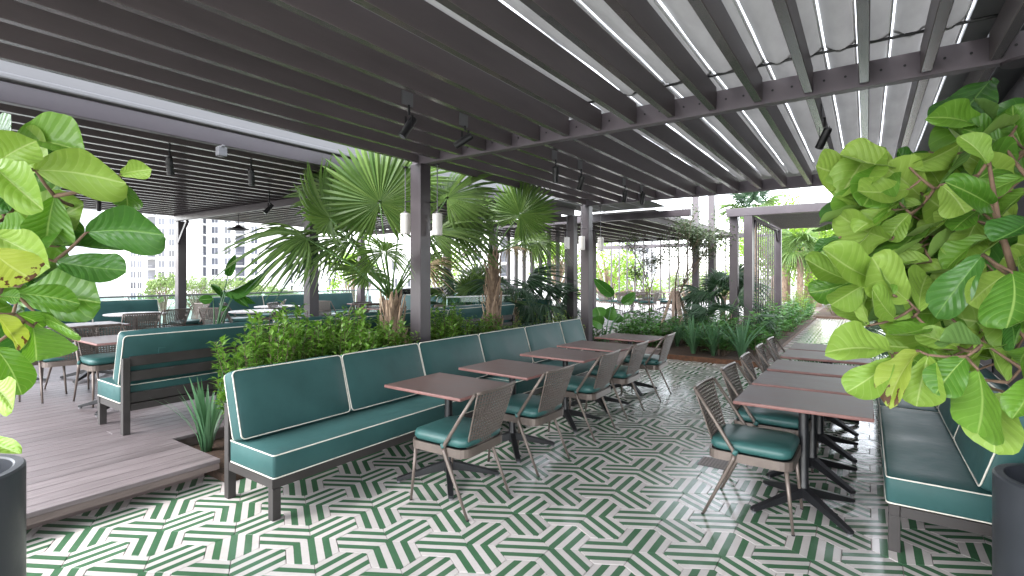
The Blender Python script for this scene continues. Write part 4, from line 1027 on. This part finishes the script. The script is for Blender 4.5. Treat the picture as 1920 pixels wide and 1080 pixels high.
paddle_plant('elephant_ear', 'broad paddle-leaved plant at the foot of the far dark post', q,
   [(1150,555,1114,523,22,0,0),(1165,568,1192,550,20,0,10),(1125,600,1118,575,28,.0,0),(1140,600,1150,575,26,.1,0),(1130,610,1110,600,26,-.1,10),(1150,605,1165,590,18,.1,0)], 9.9)

# ---- thin staked tree
def branch_tree(root, base, h, seed, levels, leaf_n, leaf_l, mat, r0, spread=.7, crown0=.35, lmat=None, w=.35):
    rr = random.Random(seed); tk = MB(); lf = MB(); off = Vector(root.location)
    def leafp(p, n, rad):
        for _ in range(n):
            c = p+Vector((rr.gauss(0, rad), rr.gauss(0, rad), rr.gauss(0, rad*.8))); a = rr.uniform(0, 6.28); e = rr.uniform(-.8, .8)
            d = Vector((math.cos(a)*math.cos(e), math.sin(a)*math.cos(e), math.sin(e))); x = d.cross(Vector((rr.uniform(-.5, .5), rr.uniform(-.5, .5), 1))).normalized(); L = leaf_l*rr.uniform(.7, 1.3)
            lf.add([c, c+d*L*.5+x*L*w, c+d*L, c+d*L*.5-x*L*w], [(0, 1, 2, 3)])
    def grow(p, d, L, r, lv):
        e = p+d*L; m = p+d*L*.5+Vector((rr.uniform(-.04, .04), rr.uniform(-.04, .04), 0))*L
        tk.tube([p-off, m-off, e-off], [r, r*.85, r*.7], 6 if lv > 1 else 4, caps=False)
        if lv == 0: leafp(e-off, leaf_n, L*.45); leafp(m-off, leaf_n//2, L*.4); return
        for k in range(rr.choice((3, 4))):
            a = rr.uniform(0, 6.28); s = spread*rr.uniform(.5, 1.2); t = rr.uniform(.45, 1.) if k else 1.
            nd = (d+Vector((math.cos(a)*s, math.sin(a)*s, rr.uniform(-.1, .45)*s))).normalized(); grow(p+d*L*t, nd, L*rr.uniform(.55, .8), r*.6, lv-1)
    b = Vector(base); grow(b, Vector((0, 0, 1)), h*crown0, r0, levels)
    tk.build('trunk', m_twig if r0 < .06 else m_bark, root, smooth=True); lf.build('crown', lmat or mat, root)
p = pd(1266, 516, 12.0); p.z = .06
st = thing('staked_tree', 'slender small-leaved tree held by wooden stakes in the far bed', 'tree', p, 0, 'trees near the terrace'); branch_tree(st, p, 3.6, 5, 4, 20, .06, m_treed, .03, .55, .33)
sk = thing('tree_stakes', 'three pale wooden stakes leaning together around the slender tree', 'stakes', p)
for dx, dy in ((-.42, -.05), (.30, -.30), (.40, .2)): MB().bar((dx, dy, -.02), (dx*.12, dy*.12, 1.12), .085, .06).build('stake', m_stake, sk)
MB().bar((-.03, -.09, 0), (-.01, -.085, 1.18), .11, .06).build('batten', m_stake, sk)
p = pd(1218, 516, 14.5); p.z = .06
st = thing('slender_tree', 'thin dark-leaved tree left of the staked tree', 'tree', p, 0, 'trees near the terrace'); branch_tree(st, p, 3.2, 9, 4, 14, .055, m_treed, .022, .5, .33)
pt = pd(1302, 516, 12.6); pt.z = .06
bp_ = thing('black_pot', 'tapered black pot behind the tree stakes', 'pot', pt); MB().lathe([(0, 0), (.19, 0), (.27, .62), (.25, .63), (.24, .57), (0, .57)], 28).build('pot', m_black, bp_); MB().lathe([(0, .572), (.238, .574)], 20).build('soil', m_soil, bp_)

# ================================================================ BEYOND THE TERRACE
def far_tree(label, px, d, ztop, cr, seed, mat=m_tree, group='trees beyond the balustrade', z0=-7, lf=60, ll=.28):
    p = pd(px, 516, d); p.z = z0; t = thing('broadleaf_tree', label, 'tree', p, 0, group); rr = random.Random(seed)
    hh = ztop-z0; tk = MB(); tk.tube([(0, 0, 0), (.1, 0, hh*.35), (0, .1, hh*.75)], [cr*.10, cr*.07, cr*.02], 8); c = MB(); nb = 26
    for i in range(nb):
        a = rr.uniform(0, 6.28); e = rr.uniform(-.5, 1.4); q = cr*(.55+.45*rr.random()); ctr = Vector((q*math.cos(a)*math.cos(e), q*math.sin(a)*math.cos(e), hh-cr*1.05+q*math.sin(e)*.95)); br = cr*rr.uniform(.22, .38)
        tk.tube([(0, 0, hh*.45), ctr*.5+Vector((0, 0, hh*.3)), ctr], [cr*.03, cr*.02, cr*.008], 5, caps=False)
        for _ in range(lf):
            v = Vector((rr.gauss(0, 1), rr.gauss(0, 1), rr.gauss(0, 1))).normalized(); o = ctr+v*br*rr.uniform(.6, 1.1); x = v.cross(Vector((rr.gauss(0, 1), rr.gauss(0, 1), rr.gauss(0, 1)))).normalized(); y = v.cross(x)*.5+v*.4; L = ll*rr.uniform(.7, 1.4)
            c.add([o-x*L*.5, o-y*L*.35, o+x*L*.5, o+y*L*.35], [(0, 1, 2, 3)])
    tk.build('trunk', m_bark, t, smooth=True); c.build('crown', mat, t); return t
far_tree('rounded pale green tree left of the corner deck post', 308, 55, 1.7, 2.0, 1)
far_tree('broad pale green tree just right of the corner deck post', 368, 58, 1.6, 2.4, 2)
far_tree('pale green tree behind the strelitzia', 412, 60, 1.5, 2.4, 3)
far_tree('pale green tree before the apartment block right half', 455, 56, 1.2, 2.2, 4)
far_tree('small pale tree near the low white building', 492, 62, .9, 2.0, 5)
far_tree('yellow-green tree seen between the far posts', 1138, 34, 3.8, 3.0, 6, m_shruby, 'trees behind the far terrace', -3, 90, .22)
far_tree('yellow-green tree behind the fin screen', 1046, 36, 4.5, 2.2, 7, m_shruby, 'trees behind the far terrace', -3, 90, .22)
far_tree('green tree behind the far fins', 1190, 38, 2.2, 2.0, 8, m_shruby, 'trees behind the far terrace', -3, 60, .22)
far_tree('leafy tree behind the arbour beam', 1470, 27, 6.2, 3.0, 9, m_shruby, 'trees beyond the path', -1, 120, .16)
far_tree('leafy tree at the end of the path', 1530, 25, 4.6, 2.4, 10, m_shruby, 'trees beyond the path', -1, 120, .15)
far_tree('leafy tree beyond the path end right', 1590, 29, 5.5, 3.0, 11, m_tree, 'trees beyond the path', -1, 120, .16)
far_tree('low bright bushy tree closing the view behind the arbour', 1450, 24, 4.4, 2.2, 31, m_shruby, 'trees beyond the path', 0, 150, .15)
far_tree('bushy light green tree behind the path end shrubs', 1515, 27, 5.0, 2.6, 32, m_tree, 'trees beyond the path', 0, 150, .16)
far_tree('bright tree glimpsed between arbour and fig leaves', 1575, 26, 4.6, 2.4, 33, m_shruby, 'trees beyond the path', 0, 150, .15)
far_tree('leafy tree to the right behind the fig', 1700, 30, 5.5, 3.2, 12, m_tree, 'trees beyond the path', -1, 90, .18)
far_tree('green tree left of the shaggy palm beyond the balustrade', 665, 22, 2.6, 1.3, 14, m_shruby, 'trees beyond the balustrade', -5, 60, .14)
far_tree('green tree behind the near dark post beyond the balustrade', 832, 24, 3.0, 1.7, 15, m_shruby, 'trees beyond the balustrade', -5, 70, .14)
for i, px in enumerate((522, 538)):
    p = pd(px, 516, 45+4*i); p.z = -7
    t = palm(['small distant palm left of the low white building', 'second small distant palm by the low white building'][i], p, p+Vector((0, 0, 6.6-.3*i)), .2, .14, [], 60+i, 16, 1.0, 'distant palms', (2, 4), 20, .5)

def building(label, px0, px1, d, ytop, rows, cols, rh=.62, wall=m_white, dep=14, bands=(), yaw=0., group='buildings beyond the balustrade'):
    a = pd(px0, 516, d); W_ = (px1-px0)*d/F; k = d/F
    t = thing('apartment_building', label, 'building', (a.x, a.y, -7), TH+yaw, group)
    top = H+(516-ytop)*k+7
    MB().box(0, W_, 0, dep, 0, top).build('wall', wall, t); MB().box(-.3, W_+.3, -.3, dep+.3, top+.001, top+.5).build('parapet', wall, t)
    fh = (rows[1]-rows[0])*k if len(rows) > 1 else 3
    wm = {}
    for y in rows:
        z = H+(516-y)*k+7
        if z < .6 or z > top-.8: continue
        for px, w_, kind in cols:
            x = (px-px0)*k; ww = w_*k; hh = fh*rh
            if kind == 'w':
                key = (round(ww, 2), 'w')
                if key not in wm:
                    wm[key] = (MB().box(-ww/2, ww/2, -.03, .0, -hh/2, hh/2).mesh('window', m_win),
                       MB().box(-ww/2-.1, ww/2+.1, -.09, -.0, -hh/2-.12, -hh/2).box(-.05, .05, -.07, -.031, -hh/2+.001, hh/2).box(-ww/2-.08, -ww/2, -.07, 0, -hh/2+.001, hh/2).box(ww/2, ww/2+.08, -.07, 0, -hh/2+.001, hh/2).mesh('frame', m_slab))
                o = ob('window', wm[key][0], t, (x, 0, z)); ob('frame', wm[key][1], o)
            else:
                key = (round(ww, 2), 'b')
                if key not in wm:
                    wm[key] = (MB().box(-ww/2, ww/2, -.02, 0, -fh*.42, fh*.42).mesh('window', m_win), MB().box(-ww/2-.2, ww/2+.2, -1.5, -.0, -fh*.5, -fh*.5+.25).mesh('slab', m_slab),
                       MB().box(-ww/2-.15, ww/2+.15, -1.46, -1.42, -fh*.18, -fh*.14).box(-ww/2-.15, ww/2+.15, -1.46, -1.42, -fh*.3, -fh*.28).mesh('rail', m_rail))
                o = ob('balcony', wm[key][0], t, (x, 0, z)); ob('slab', wm[key][1], o); ob('railing', wm[key][2], o)
    return t
rws = [392+19.6*i for i in range(-8, 10)]
building('white apartment block with dark windows and balconies right of the corner post', 352, 505, 147, 250, rws, [(377, 19, 'b'), (403, 12, 'w'), (427, 12, 'w'), (450, 18, 'b'), (477, 12, 'w')])
building('pale apartment wing with balconies left of the corner post', 232, 352, 140, 270, [395+20*i for i in range(-7, 10)], [(250, 10, 'w'), (262, 8, 'w'), (284, 15, 'b'), (303, 12, 'w'), (322, 10, 'w'), (340, 10, 'w')], wall=m_white)
building('grey glazed office block glimpsed between left fig leaves', -60, 78, 95, 375, [400+24*i for i in range(-1, 8)], [(-40, 30, 'w'), (-4, 30, 'w'), (32, 28, 'w'), (64, 24, 'w')], .5, m_white2)
building('distant slim tower right of the white apartment block', 508, 560, 210, 300, [400+14*i for i in range(-8, 12)], [(518, 14, 'b'), (545, 8, 'w')])
building('low white building beyond the palms with small windows', 585, 790, 70, 478, [498, 530, 562], [(622, 10, 'w'), (652, 9, 'w'), (690, 12, 'w'), (740, 10, 'w'), (770, 10, 'w')], .5)
building('pale building behind the second palm', 860, 1030, 75, 400, [430+26*i for i in range(7)], [(895, 14, 'w'), (945, 14, 'b'), (1000, 14, 'w')], .55)
far_tree('dense green tree far behind the staked tree', 1290, 42, 2.4, 2.6, 21, m_tree, 'trees behind the far terrace', -3, 70, .22)
far_tree('dense green tree far behind the arbour posts', 1365, 44, 2.6, 2.6, 22, m_tree, 'trees behind the far terrace', -3, 70, .22)
building('pale block behind the far terrace fins', 1160, 1230, 80, 380, [420+24*i for i in range(6)], [(1180, 14, 'w'), (1210, 12, 'w')], .5, m_white2)
